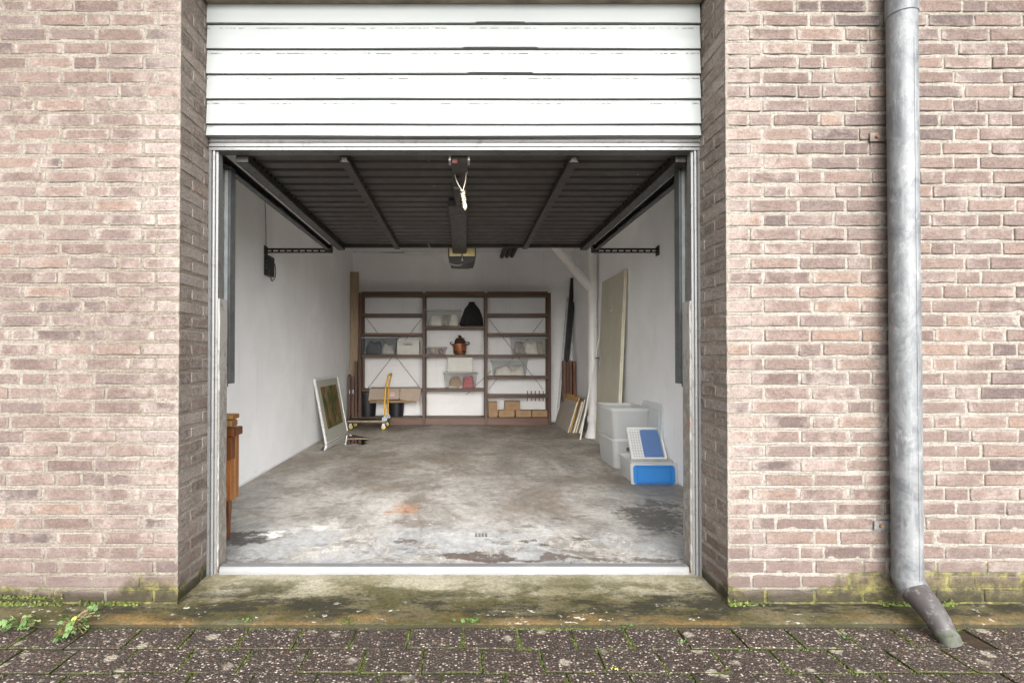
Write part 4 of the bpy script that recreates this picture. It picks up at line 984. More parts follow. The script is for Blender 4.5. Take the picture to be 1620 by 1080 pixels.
E0 = Vector((x_bot, YP, zbt)); K2 = Vector(FL(1500, 1007, -0.030))
k2 = E0 + Vector((0.012, -0.012, -0.035))
MB().tube(spline([E0 + Vector((0, 0, 0.03)), E0 + Vector((0, 0, 0.004)), k2, k2.lerp(K2, .12)], 5), rad * 1.01, 40).build('elbow', M['zinc'], dp, smooth='auto')
MB().tube([E0 + Vector((0, 0, 0.006)), E0 + Vector((0, 0, 0.0))], rad * 1.035, 40).build('seam_ring', M['zinc'], dp, smooth='auto')
u = (K2 - k2).normalized(); sag = Vector((0, 0, 0.010))
fp = spline([k2 + u * 0.018, k2.lerp(K2, .35) + sag, k2.lerp(K2, .7) + sag, K2 - u * 0.012], 5)
MB().tube(fp, [rad * (0.995 - 0.32 * i / (len(fp) - 1)) for i in range(len(fp))], 40).build('foot', M['foot'], dp, smooth='auto')
o = MB().tube([K2 - u * 0.018, K2 + u * 0.004, K2 + Vector((0.006, -0.008, -0.022))], [rad * 0.69, rad * 0.68, rad * 0.64], 40).build('spout', M['spout'], dp, smooth='auto'); o['label'] = 'mossy grey end of the pipe foot'
MB().bar((x_bot + rad * .12, YP - rad * 1.0, 0.10), (lx(2.4) + rad * .12, YP - rad * 1.0, 2.4), 0.004, 0.0025, (0, 1, 0)).build('seam', M['zinc'], dp)
def pbracket(px, py, mt, lab):
    c = P(px, py, FY - 0.01)
    b = MB().box(c[0] - 0.032, c[0] + 0.07, FY - 0.011, FY - 0.005, c[2] - 0.020, c[2] + 0.020).build('bracket', mt, dp, bevel=0.001); b['label'] = lab
    s_ = MB().tube([(c[0] - 0.006, FY - 0.022, c[2]), (c[0] - 0.006, FY - 0.011, c[2])], [0.006, 0.008], 8).build('screw', M['rust'], b)
    MB().box(c[0] + 0.03, c[0] + 0.058, FY - 0.075, FY - 0.0115, c[2] - 0.014, c[2] + 0.014).build('strap_lug', mt, b, bevel=0.001)
pbracket(1388, 217, plain('stained bracket', (0.15, 0.125, 0.105), 0.6, 0.4, var=0.4, scale=40), 'brown stained wall bracket')
pbracket(1395, 831, plain('galvanised bracket', (0.22, 0.22, 0.215), 0.5, 0.5, var=0.25, scale=50, dirt=(0.25, 0.12, 0.06)), 'grey wall bracket with a rusty screw')

# ---------------------------------------------------------------- weeds
def lobed_leaf(c, size, tilt, spin, seed, n=7):
    rr = random.Random(seed); pts = [(0, 0, 0.10)]
    N_ = n * 4
    for k in range(N_):
        a = 2 * math.pi * k / N_
        r = 1.0 + 0.10 * math.cos(n * a) + (0.05 if k % 2 else -0.05) * 1.0 + rr.uniform(-.04, .04)
        if abs(a - math.pi * 1.5) < 0.25: r = 0.25
        pts.append((r * math.cos(a), r * math.sin(a), 0.10 * math.cos(n * a) + 0.06 * math.sin(2 * a + seed)))
    mid = [(0.55 * x, 0.55 * y, 0.13 + 0.03 * z) for x, y, z in pts[1:]]
    vs = [pts[0]] + mid + pts[1:]
    fs = [(0, 1 + k, 1 + (k + 1) % N_) for k in range(N_)] + [(1 + k, 1 + N_ + k, 1 + N_ + (k + 1) % N_, 1 + (k + 1) % N_) for k in range(N_)]
    Mx = Matrix.Translation(c) @ Matrix.Rotation(spin, 4, 'Z') @ Matrix.Rotation(tilt[0], 4, 'X') @ Matrix.Rotation(tilt[1], 4, 'Y') @ Matrix.Scale(size, 4)
    m = MB(); m.add(vs, fs); return m.xform(Mx)
def weed(name, root_px, leaves, label, group=None):
    base = FL(*root_px, -0.05)
    t = thing(name, base, label, 'weed', group)
    rj = random.Random(int(root_px[0])); leaves = list(leaves)
    for (px, py, s, up, yellow) in list(leaves):
        for _ in range(2): leaves.append((px + rj.uniform(-11, 11), py + rj.uniform(-6, 6), s * rj.uniform(.45, .7), max(.008, up + rj.uniform(-.015, .012)), 0))
    for i, (px, py, s, up, yellow) in enumerate(leaves):
        c = Vector(FL(px, py, -0.045 + up))
        s *= 0.66; lobed_leaf(c, s, (R(28 + (i * 37) % 25), R(-18 + (i * 53) % 36)), i * 2.1, i + int(px)).build('leaf', M['yleaf' if yellow else 'weed'], t, smooth=True, fix=False)
        b = Vector(base)
        MB().tube(spline([b, b.lerp(c, 0.55) + Vector((0, 0, 0.012)), c]), 0.0013, 5).build('stem', M['stem'], t)
weed('weed_plant', (112, 990), [(104, 1003, .026, .02, 0), (96, 1008, .028, .016, 0), (91, 1000, .020, .03, 1), (112, 987, .022, .035, 0), (126, 989, .028, .03, 0), (135, 983, .024, .04, 0),
     (148, 962, .025, .05, 0), (140, 970, .020, .045, 0), (104, 976, .022, .04, 0), (117, 978, .015, .045, 1), (98, 990, .020, .03, 0), (122, 997, .018, .022, 0), (109, 994, .020, .03, 0), (133, 991, .018, .024, 0), (144, 975, .016, .04, 0), (88, 1012, .018, .012, 0), (151, 968, .014, .05, 0), (116, 1000, .016, .016, 0)], 'taller lobed green weed with a few yellow leaves by the brick wall')
weed('weed_plant', (30, 992), [(12, 991, .028, .02, 0), (26, 987, .028, .025, 0), (38, 986, .026, .025, 0), (49, 985, .026, .02, 0), (24, 976, .022, .04, 0), (54, 971, .015, .045, 0), (4, 986, .024, .03, 0), (44, 978, .018, .035, 0), (18, 983, .020, .03, 0), (33, 992, .020, .015, 0), (52, 981, .016, .03, 0), (9, 996, .018, .012, 0), (42, 991, .018, .014, 0)],
     'low bluish green weed spreading flat at the left end of the sill')
def tuftplant(px, py, n, s, label, seed, mt='weed'):
    rr = random.Random(seed); base = Vector(FL(px, py, -0.055)); t = thing('weed_tuft', base, label, 'weed', 'small weeds in the sill joint')
    for i in range(n):
        c = base + Vector((rr.gauss(0, s * 1.5), rr.gauss(0, s * .5), 0.006 + rr.random() * s))
        lobed_leaf(c, s * rr.uniform(.25, .5), (R(rr.uniform(5, 60)), R(rr.uniform(-30, 30))), rr.random() * 6, seed + i, 5).build('leaf', M[mt], t, smooth=True, fix=False)
tuftplant(746, 988, 22, .020, 'small bright green weed tuft at the middle of the sill edge', 5)
tuftplant(549, 988, 16, .018, 'light green weed tuft beside a dark moss ball at the sill edge', 6)
tuftplant(386, 986, 18, .016, 'low green weed between the lobed weed and the middle of the sill', 7)
tuftplant(1337, 1012, 12, .013, 'small green weed between pavers left of the pipe foot', 8)
tuftplant(995, 994, 14, .014, 'small green weed growing at the right part of the sill edge', 9)
tuftplant(1080, 1018, 9, .011, 'tiny green weed in a paver joint below the right sill edge', 10)
tuftplant(980, 1061, 9, .011, 'tiny yellow green weed in the paver joint nearest the photographer', 12, 'yleaf')

# ================================================================ inside the garage
# shelving unit
SY, SB = 8.40, 8.68
sx = [P(p_, 560, SY)[0] for p_ in (569.5, 670.5, 769, 869.5)]
def sz(py): return P(700, py, SY)[2]
su = thing('shelving_unit', (sx[1], SY, 0), 'dark brown open wooden shelving unit of three bays on the back wall', 'shelving')
for x in sx:
    MB().box(x - 0.024, x + 0.024, SY, SY + 0.035, 0, sz(463)).build('post', M['post'], su, bevel=0.003)
    MB().box(x - 0.024, x + 0.024, SB - 0.035, SB, 0, sz(464)).build('post', M['post'], su, bevel=0.003)
rows = {0: [(464.5, 7), (498, 4.5), (529, 4.5), (563, 4.5), (617, 4)], 1: [(464.5, 7), (518, 4.5), (563, 4.5), (617, 4.5)], 2: [(464.5, 7), (498, 5), (529, 4.5), (563, 4.5), (597, 4.5), (627, 5)]}
SHZ = {}
for b_, lst in rows.items():
    for py, th_ in lst:
        zc = sz(py); h = th_ / 840 * SY
        MB().box(sx[b_] + 0.0245, sx[b_ + 1] - 0.0245, SY + 0.004, SB - 0.004, zc - h / 2, zc + h / 2).build('shelf', M['shelf'], su, bevel=0.002)
        SHZ[(b_, py)] = zc + h / 2
    MB().box(sx[b_] + 0.0245, sx[b_ + 1] - 0.0245, SY + 0.008, SY + 0.03, 0.0, sz(661) - 0.006).build('plinth', M['plinth'], su, bevel=0.002)
    MB().box(sx[b_] + 0.0245, sx[b_ + 1] - 0.0245, SY + 0.004, SB - 0.004, sz(661) - 0.005, sz(661) + 0.012).build('shelf', M['shelf'], su, bevel=0.002)
    SHZ[(b_, 661)] = sz(661) + 0.012
for (xa_, xb_) in ((576, 664), (775, 863)):
    yb = SB - 0.01
    for (p0, p1) in (((xa_, 503), (xb_, 617)), ((xb_, 503), (xa_, 617))):
        MB().bar((P(p0[0], p0[1], SY)[0], yb + (0.012 if p0[0] > p1[0] else 0), sz(p0[1])), (P(p1[0], p1[1], SY)[0], yb + (0.012 if p0[0] > p1[0] else 0), sz(p1[1])), 0.006, 0.022, (0, 1, 0)).build('brace', M['darksteel'], su)
MB().bar(P(738, 624, SY - 0.012), P(777, 586, SY - 0.012), 0.008, 0.022, (0, 1, 0)).build('brace', M['darksteel'], su)
for px in (834.5, 840.5, 847, 853.5, 859.5):
    c = P(px, 626, SY - 0.02); MB().tube([(c[0], SY - 0.012, sz(618)), (c[0], SY - 0.012, sz(634))], 0.007, 8).build('peg', M['post'], su)

def rounded_rect(x0, x1, y0, y1, r, n=4):
    pts = []
    for cx_, cy_, a0 in ((x1 - r, y0 + r, -90), (x1 - r, y1 - r, 0), (x0 + r, y1 - r, 90), (x0 + r, y0 + r, 180)):
        for k in range(n + 1):
            a = R(a0 + 90 * k / n); pts.append((cx_ + r * math.cos(a), cy_ + r * math.sin(a)))
    return pts
def tub_body(x0, x1, y0, y1, z0, z1, taper=0.025, r=0.03, t=0.004):
    m = MB(); n = None
    lv = [(z0, taper), (z0 + 0.012, taper * .92), (z1 - 0.03, taper * .1), (z1 - 0.022, -0.004), (z1, -0.006)]
    rings = [rounded_rect(x0 + k, x1 - k, y0 + k, y1 - k, r) for _, k in lv]
    n = len(rings[0])
    vs = [(x, y, z) for (z, _), rg_ in zip(lv, rings) for x, y in rg_]
    fs = [(i * n + k, i * n + (k + 1) % n, (i + 1) * n + (k + 1) % n, (i + 1) * n + k) for i in range(len(lv) - 1) for k in range(n)] + [tuple(range(n))[::-1]]
    m.add(vs, fs); return m
def lid_mesh(x0, x1, y0, y1, z0, z1, r=0.03):
    m = MB(); lv = [(z0, -0.008), (z1 - 0.006, -0.010), (z1, 0.0), (z1 - 0.005, 0.022)]
    rings = [rounded_rect(x0 + k, x1 - k, y0 + k, y1 - k, r) for _, k in lv]; n = len(rings[0])
    m.add([(x, y, z) for (z, _), q in zip(lv, rings) for x, y in q], [(i * n + k, i * n + (k + 1) % n, (i + 1) * n + (k + 1) % n, (i + 1) * n + k) for i in range(3) for k in range(n)] + [tuple(3 * n + k for k in range(n))])
    return m
def lump(x0, x1, y0, y1, z0, z1, seed, mt, amp=0.35, nx=16, nz=10):
    "a crumpled heap that fills a box: a bulging closed form with folds"
    m = MB(); cx_, cy_, cz_ = (x0 + x1) / 2, (y0 + y1) / 2, z0
    V = []
    for j in range(nz + 1):
        th = math.pi / 2 * j / nz
        for i in range(nx):
            a = 2 * math.pi * i / nx
            ca, sa = math.cos(a), math.sin(a)
            sq = 1 / max(abs(ca), abs(sa)) ** 0.6
            V.append((math.cos(th) ** 0.5 * ca * sq if th < 1.57 else 0, math.cos(th) ** 0.5 * sa * sq if th < 1.57 else 0, math.sin(th)))
    V = np.array(V); nn = vnoise(V + seed * 3.1, 2.6, seed, 3) - 0.5
    V[:, :2] *= (1 + amp * 0.5 * nn)[:, None]; V[:, 2] *= (1 + amp * 2.0 * (vnoise(V + seed, 2.2, seed + 3, 2) - 0.62))
    V[:, 0] = np.clip(V[:, 0], -1.05, 1.05); V[:, 1] = np.clip(V[:, 1], -1.05, 1.05); V[:, 2] = np.clip(V[:, 2], 0, 1)
    P3 = [(cx_ + v[0] * (x1 - x0) / 2.1, cy_ + v[1] * (y1 - y0) / 2.1, cz_ + v[2] * (z1 - z0)) for v in V]
    f = [(j * nx + i, j * nx + (i + 1) % nx, (j + 1) * nx + (i + 1) % nx, (j + 1) * nx + i) for j in range(nz) for i in range(nx)] + [tuple(range(nx))[::-1]]
    m.add(P3, f); return m
def tub_on_shelf(px0, px1, py_top, zb, depth, label, mt='tub', y=SY + 0.02, rim='tubrim'):
    x0, x1 = P(px0, 560, y)[0], P(px1, 560, y)[0]; z1 = P(700, py_top, y)[2]
    t = thing('storage_tub', ((x0 + x1) / 2, y + depth / 2, zb + 0.001), label, 'storage tub', 'lidded tubs on the shelves')
    tub_body(x0, x1, y, y + depth, zb + 0.001, z1 - 0.008).build('body', M[mt], t, smooth='auto')
    lid_mesh(x0 - .003, x1 + .003, y - .003, y + depth + .003, z1 - 0.018, z1).build('lid', M[rim], t, smooth='auto')
    return x0, x1, y, z1
def content(name, box, f, mt, seed, label, cat, zb, amp=.35):
    x0, x1, y, z1 = box; a, b, h = f; w_ = x1 - x0 - 0.06
    o = lump(x0 + 0.03 + a * w_, x0 + 0.03 + b * w_, y + 0.036, y + 0.21, zb + 0.006, zb + 0.006 + h * (z1 - zb - 0.03), seed, None, amp).build(name, M[mt], smooth=True)
    props(o, label, cat)
zb = SHZ[(0, 563)]
B1 = tub_on_shelf(570, 627.5, 533, zb, 0.25, 'grey smoky tub with dark cloth inside on the left bay shelf', 'tubdark')
content('folded_cloth', B1, (0.06, .62, .86), 'clothdark', 3, 'dark slate cloth inside the grey smoky tub', 'cloth', zb); content('crumpled_cloth', B1, (.55, .98, .68), 'clothw', 4, 'pale crumpled cloth at the right end of the grey smoky tub', 'cloth', zb, .7)
zb = SHZ[(1, 518)]
B2 = tub_on_shelf(673, 729, 489, zb, 0.25, 'clear tub with white and grey cloth on the highest loaded shelf')
content('crumpled_cloth', B2, (.04, .5, .82), 'clothw', 5, 'white cloth bundle at the left in the highest clear tub', 'cloth', zb); content('patterned_cloth', B2, (.42, .74, .80), 'clothg', 6, 'grey patterned cloth in the middle of the highest clear tub', 'cloth', zb, .6); content('crumpled_cloth', B2, (.66, .99, .78), 'clothw', 7, 'white ruffled cloth at the right in the highest clear tub', 'cloth', zb, .8)
zb = SHZ[(1, 617)]
B3 = tub_on_shelf(702, 755, 589, zb, 0.25, 'clear tub with red cloth and white bits under a cream crate')
content('red_cloth', B3, (.55, .98, .85), 'clothred', 8, 'red patterned cloth in the tub under the cream crate', 'cloth', zb, .7); content('crumpled_cloth', B3, (.05, .6, .42), 'clothw', 9, 'small white cloth heap beside the red cloth in its tub', 'cloth', zb, .8); content('cardboard_sheet', B3, (.08, .56, .80), 'card', 10, 'brown card standing behind the white heap in the red cloth tub', 'card', zb, .1)
zb = SHZ[(2, 563)]
B4 = tub_on_shelf(809, 866, 533, zb, 0.25, 'clear tub with white and brown cloth, higher one in the right bay')
content('crumpled_cloth', B4, (.03, .45, .85), 'clothg', 12, 'mottled grey cloth in the higher tub of the right bay', 'cloth', zb, .6); content('white_cloth', B4, (.3, .8, .88), 'clothw', 13, 'white folded cloth in the higher tub of the right bay', 'cloth', zb, .6); content('brown_cloth', B4, (.74, .99, .80), 'card2', 14, 'brown cloth at the right end of the higher right bay tub', 'cloth', zb)
zb = SHZ[(2, 597)]
B5 = tub_on_shelf(778, 835, 569, zb, 0.25, 'clear tub packed with white cloth, lower one in the right bay')
content('white_cloth', B5, (.03, .6, .78), 'clothw', 15, 'white cloth heap in the left of the lower right bay tub', 'cloth', zb, .6); content('white_cloth', B5, (.45, .99, .74), 'clothw', 16, 'white cloth heap in the right of the lower right bay tub', 'cloth', zb, .7)
zb = SHZ[(1, 563)]
B6 = tub_on_shelf(673, 706, 548.5, zb, 0.22, 'small clear tub with a cream yarn ball beside the copper pot')
for i, (px, py, r_, mt, lb) in enumerate(((685, 557, .055, 'ball', 'cream yarn ball in the small clear tub'), (697, 558, .045, 'pinkball', 'pinkish yarn ball in the small clear tub'))):
    c = P(px, py, SY + 0.02 + .10); m = MB().lathe([(r_ * math.sin(math.pi * k / 10), zb + .008 + r_ - r_ * math.cos(math.pi * k / 10)) for k in range(11)], c[0], c[1], 16)
    props(m.build('yarn_ball', M[mt], smooth=True), lb, 'yarn ball', 'yarn balls in the small tub')
# cream crates with handle slots
def crate(px0, px1, py_top, zb, label, slot, y=SY + 0.02, d=0.24):
    x0, x1 = P(px0, 560, y)[0], P(px1, 560, y)[0]; z1 = P(700, py_top, y)[2]
    t = thing('plastic_crate', ((x0 + x1) / 2, y + d / 2, zb + .002), label, 'crate', 'cream crates on the shelves'); z0 = zb + .002
    tt = .008; m = MB(); xm = (x0 + x1) / 2; sw = .065; s0, s1 = z1 - .075, z1 - .045
    if slot:
        m.box(x0, xm - sw, y, y + tt, z0, z1); m.box(xm + sw, x1, y, y + tt, z0, z1); m.box(xm - sw, xm + sw, y, y + tt, z0, s0); m.box(xm - sw, xm + sw, y, y + tt, s1, z1)
    else: m.box(x0, x1, y, y + tt, z0, z1)
    m.build('front_panel', M['cream'], t)
    m = MB().box(x0, x0 + tt, y + tt, y + d, z0, z1).box(x1 - tt, x1, y + tt, y + d, z0, z1).box(x0 + tt, x1 - tt, y + d - tt, y + d, z0, z1).box(x0 + tt, x1 - tt, y + tt, y + d - tt, z0, z0 + tt); m.build('side_panels', M['cream'], t)
    MB().box(x0 - .006, x1 + .006, y - .008, y - .0005, z1 - .016, z1 + .004).build('rim', M['cream'], t, bevel=.002)
    for xx in (x0 + .004, x1 - .012): MB().box(xx, xx + .008, y - .005, y - .0005, z0, z1 - .018).build('rib', M['cream'], t, bevel=.001)
    if not slot: MB().box(x0 - .012, x1 + .012, y - .012, y - .0005, z0, z0 + .022).build('base_rim', M['cream'], t, bevel=.002)
crate(628, 663, 539, SHZ[(0, 563)], 'cream plastic crate with a handle slot beside the grey smoky tub', True)
crate(708, 747.5, 564.5, P(700, 588.6, SY + .02)[2], 'cream plastic crate upside down on the tub with red cloth', False)
# black bag
def lathe_thing(name, px, prof_px, Y, mt, label, cat, sx_=1, sy_=1, n=22, seed=0, amp=0):
    c = P(px, 560, Y); prof = [(hw / 840 * Y, P(px, py, Y)[2]) for hw, py in prof_px]
    m = MB().lathe([(0.0005, prof[0][1])] + prof + [(0.0005, prof[-1][1])], c[0], Y, n, sx_, sy_)
    if amp:
        v = np.array(m.v); nn = vnoise(v + seed, 14, seed, 3) - .5; ctr = np.array((c[0], Y))
        v[:, :2] = ctr + (v[:, :2] - ctr) * (1 + amp * nn)[:, None]; m.v = [tuple(q) for q in v]
    o = m.build(name, M[mt], smooth=True); return props(o, label, cat)
lathe_thing('black_bag', 746.5, [(16, 517.2), (18.2, 513), (17.6, 505), (15, 497), (11.5, 489), (7, 483), (5, 480), (4.5, 477.5)], SY + .15, 'blackcloth', 'black drawstring bag standing beside the highest clear tub', 'bag', 1, .55, 26, 3, .45)
# copper pot with a dark plant-like wicker heap
pt = thing('copper_pot', P(727.5, 562, SY + .13), 'copper pot with dark handles and wicker filling on the middle shelf', 'pot')
c = P(727.5, 562, SY + .13); z0 = SHZ[(1, 563)] + .002
kx_ = SY / 840
MB().lathe([(0.0005, z0), (8.5 * kx_, z0), (10 * kx_, z0 + .03), (11 * kx_, z0 + .14), (12 * kx_, z0 + .17), (11.2 * kx_, z0 + .172), (10.4 * kx_, z0 + .14)], c[0], c[1], 24).build('bowl', M['copper'], pt, smooth='auto')
MB().lathe([(10.2 * kx_, z0 + .035), (10.9 * kx_, z0 + .042), (10.5 * kx_, z0 + .052)], c[0], c[1], 24).build('band', M['wicker'], pt, smooth=True)
m = MB(); rr = random.Random(4)
for i in range(70):
    a = rr.random() * 6.28; r0 = rr.random() * .085; s = rr.uniform(.02, .045); z = z0 + .165 + (0.14 - r0 * 1.1) * rr.random()
    q = Vector((c[0] + r0 * math.cos(a), c[1] + r0 * math.sin(a), z)); d1 = Vector((rr.gauss(0, 1), rr.gauss(0, 1), rr.gauss(0, .7))).normalized() * s; d2 = Vector((rr.gauss(0, 1), rr.gauss(0, 1), rr.gauss(0, 1))).normalized() * s * .5
    m.add([q - d1, q + d2, q + d1, q - d2 + Vector((0, 0, .008))], [(0, 1, 2), (0, 2, 3), (0, 3, 1), (1, 3, 2)])
m.add(*[(lambda l: (l.v, l.f))(lump(c[0] - .09, c[0] + .09, c[1] - .09, c[1] + .09, z0 + .14, z0 + .27, 5, None, .5))][0]); f_ = m.build('filling', M['wicker'], pt); f_['kind'] = 'stuff'
for s in (-1, 1):
    MB().tube(spline([(c[0] + s * .10, c[1] - .02, z0 + .15), (c[0] + s * .145, c[1] - .03, z0 + .165), (c[0] + s * .15, c[1] - .03, z0 + .19), (c[0] + s * .115, c[1] - .03, z0 + .20)]), .008, 6).build('handle', M['wicker'], pt, smooth=True)
# small cardboard boxes on the lowest shelf of the right bay
zb = SHZ[(2, 661)] + .001
def cbox(px0, px1, py0, py1, label, y=SY + .03, d=.17, z0=None):
    x0, x1 = P(px0, 650, y)[0], P(px1, 650, y)[0]; z0 = P(700, py1, y)[2] if z0 is None else z0; z1 = P(700, py0, y)[2]
    t = thing('cardboard_box', ((x0 + x1) / 2, y + d / 2, z0), label, 'box', 'small cardboard boxes on the lowest shelf')
    MB().box(x0, x1, y, y + d, z0, z1).build('carton', M['card'], t, bevel=.003)
    MB().box(x0 + .002, x1 - .002, y + d * .42, y + d * .58, z1 + .0004, z1 + .0012).build('tape', M['tape'], t)
    zz = (z0 + z1) / 2; MB().box(x0 + (x1 - x0) * .28, x0 + (x1 - x0) * .72, y - .0012, y - .0004, zz - .003, zz + .003).build('print', M['ink'], t)
cbox(773, 786.5, 635.5, 661, 'brown cardboard box standing upright at the left of the small cartons', z0=zb)
cbox(789, 814, 649, 661, 'flat brown carton in the bottom row next to the upright one', z0=zb)
cbox(816, 840.5, 649, 661, 'flat brown carton in the bottom row between two others', z0=zb)
cbox(842, 866, 649, 661, 'flat brown carton in the bottom row at the end by the shelf post', z0=zb)
z2 = P(700, 649, SY + .03)[2] + .002
cbox(799, 823, 634.5, 649, 'brown carton lying on top of the bottom row of small cartons', z0=z2)
# black buckets, flattened carton
def bucket(px, w_, Y, label, py_top=620):
    c = P(px, 640, Y); zt_ = P(px, py_top, Y)[2]; r = w_ / 2 / 840 * Y; z0 = SHZ[(0, 661)] + .002 if Y > SY else 0
    t = thing('black_bucket', (c[0], Y, z0), label, 'bucket', 'black buckets in the left bay')
    MB().lathe([(0.0005, z0), (r * .8, z0), (r * .82, z0 + .02), (r, zt_ - .02), (r * 1.05, zt_ - .018), (r * 1.05, zt_), (r * .97, zt_), (r * .78, z0 + .015), (0.0005, z0 + .012)], c[0], Y, 28).build('body', M['bucket'], t, smooth='auto')
    MB().tube([(c[0] - r * .75, Y - r * .75, zt_ - .05), (c[0] - r * .78, Y - r * .78, zt_ - .05)], .02, 10).build('lug', M['bucket'], t)
bucket(582, 29, SY + .15, 'black plastic bucket partly hidden behind the yellow trolley handle, by the left post')
bucket(627, 27, SY + .15, 'black plastic bucket under the flattened carton near the trolley wheels', 630)
fc = thing('open_carton', P(624, 628, 8.28), 'grey brown flattened carton with a pink label lying on the buckets', 'box')
ya = 8.22
def carton_panel(pts, nm, mt='card2', th_=.006, Y2=0.0):
    q = [Vector(P(px, py, yy)) for px, py, yy in pts]; n_ = (q[1] - q[0]).cross(q[2] - q[0]).normalized() * th_
    m = MB(); m.add([*q, *[v + n_ for v in q]], [(3, 2, 1, 0), (4, 5, 6, 7), (0, 1, 5, 4), (1, 2, 6, 5), (2, 3, 7, 6), (3, 0, 4, 7)]); return m.build(nm, M[mt], fc)
carton_panel([(583, 633, ya), (631.5, 631, ya), (632.5, 614, ya + .03), (585, 615, ya + .03)], 'front_flap')
carton_panel([(632.5, 632, ya + .002), (663, 635, ya + .002), (666, 615, ya + .03), (633.5, 614, ya + .03)], 'front_flap')
carton_panel([(585, 637, ya + .03), (659, 636, ya + .03), (660, 632.5, ya + .012), (584, 633.6, ya + .012)], 'under_flap', 'card')
carton_panel([(585, 614.6, ya + .032), (665, 614.6, ya + .032), (664, 612.6, ya + .26), (588, 612.6, ya + .26)], 'top_panel')
carton_panel([(617, 627, ya - .002), (624, 626.7, ya - .002), (624, 620, ya + .008), (617, 620.2, ya + .008)], 'label', 'pinklabel', .002)

# trolley
tr = thing('platform_trolley', (-1.43, 7.95, 0), 'flat platform trolley with a yellow tube handle and yellow wheels', 'trolley')
tx0_, tx1_ = P(549, 668, 7.77)[0], P(612, 668, 7.77)[0]
ty0, ty1, tz = 7.77, 8.16, 0.115
MB().box(tx0_, tx1_, ty0, ty1, tz, tz + .022).build('deck', M['black'], tr, bevel=.004)
m = MB().box(tx0_, tx1_, ty0 - .008, ty0 - .001, tz + .004, tz + .026).box(tx0_, tx1_, ty1 + .001, ty1 + .008, tz + .004, tz + .026); m.build('edge_strip', M['tanboard'], tr, bevel=.002)
MB().box(tx0_ + .02, tx1_ - .02, ty0 + .03, ty1 - .03, tz - .02, tz - .001).build('underframe', M['black'], tr)
for x, y in ((tx0_ + .05, ty0 + .02), (tx0_ + .05, ty1 - .04), (tx1_ - .05, ty0 + .02), (tx1_ - .05, ty1 - .04)):
    wv = MB().tube([(x, y - .014, .046), (x, y + .014, .046)], .046, 18).build('wheel', M['tyre'], tr, smooth='auto')
    MB().tube([(x, y - .0155, .046), (x, y + .0155, .046)], .033, 18).build('rim', M['wheel'], wv, smooth='auto')
    MB().tube([(x, y - .017, .046), (x, y + .017, .046)], .010, 10).build('hub', M['tyre'], wv, smooth='auto')
    MB().box(x - .018, x + .018, y - .022, y - .0165, .04, tz - .021).box(x - .018, x + .018, y + .0165, y + .022, .04, tz - .021).build('fork', M['steel'], tr)
hx = tx1_ - .035
def hpath(y): return [(hx, y, tz + .03), (hx, y, tz + .30), (hx + .004, y, tz + .42), (hx + .02, y, tz + .55), (hx + .045, y, tz + .66)]
top = [(hx + .052, ty0 + .05, tz + .685), (hx + .055, ty0 + .10, tz + .695), (hx + .055, ty1 - .10, tz + .695), (hx + .052, ty1 - .05, tz + .685)]
MB().tube(spline(hpath(ty0 + .03) + top + hpath(ty1 - .03)[::-1], 4), .013, 10).build('handle', M['yellow'], tr, smooth=True)
MB().tube([(hx + .055, ty0 + .10, tz + .695), (hx + .055, ty0 + .16, tz + .695)], .016, 10).build('grip', M['green'], tr); MB().tube([(hx + .055, ty1 - .18, tz + .695), (hx + .055, ty1 - .10, tz + .695)], .016, 10).build('grip', M['red'], tr)
for y in (ty0 + .03, ty1 - .03):
    cpl = MB().tube([(hx, y - .030, tz + .045), (hx, y - .014, tz + .045)], .038, 18).build('hinge_cap', M['pad'], tr, smooth='auto')
    for k in range(4):
        a = k * math.pi / 2 + .5; MB().tube([(hx + .02 * math.cos(a), y - .032, tz + .045 + .02 * math.sin(a)), (hx + .02 * math.cos(a), y - .0305, tz + .045 + .02 * math.sin(a))], .006, 8).build('slot', M['black'], cpl)

# framed picture leaning on the left wall, in its puddle
pi_ = thing('framed_picture', (-1.69, 7.0, 0), 'silver framed green and brown abstract painting leaning on the left wall', 'picture')
q00, q10, q11, q01 = Vector((-1.665, 6.45, 0.004)), Vector((-1.645, 7.55, 0.004)), Vector((-1.795, 7.55, 0.80)), Vector((-1.815, 6.45, 0.80))
def quad_pt(u, v): return q00.lerp(q10, u).lerp(q01.lerp(q11, u), v)
nrm = (q10 - q00).cross(q01 - q00).normalized()
if nrm.x < 0: nrm = -nrm
def panel(u0, u1, v0, v1, d0, d1, nm, mt, par=pi_):
    c = [quad_pt(u, v) for u, v in ((u0, v0), (u1, v0), (u1, v1), (u0, v1))]
    m = MB(); m.add([p + nrm * d0 for p in c] + [p + nrm * d1 for p in c], [(3, 2, 1, 0), (4, 5, 6, 7), (0, 1, 5, 4), (1, 2, 6, 5), (2, 3, 7, 6), (3, 0, 4, 7)]); return m.build(nm, M[mt], par)
fw = .024
panel(0, 1, 0, fw * 1.3, -.012, .016, 'frame_bar', 'silver'); panel(0, 1, 1 - fw * 1.3, 1, -.012, .016, 'frame_bar', 'silver'); panel(0, fw, fw * 1.3, 1 - fw * 1.3, -.012, .016, 'frame_bar', 'silver'); panel(1 - fw, 1, fw * 1.3, 1 - fw * 1.3, -.012, .016, 'frame_bar', 'silver')
panel(fw, 1 - fw, fw * 1.3, 1 - fw * 1.3, -.011, .002, 'mat_board', 'mat'); panel(.17, .86, .2, .86, .0025, .004, 'painting', 'art')
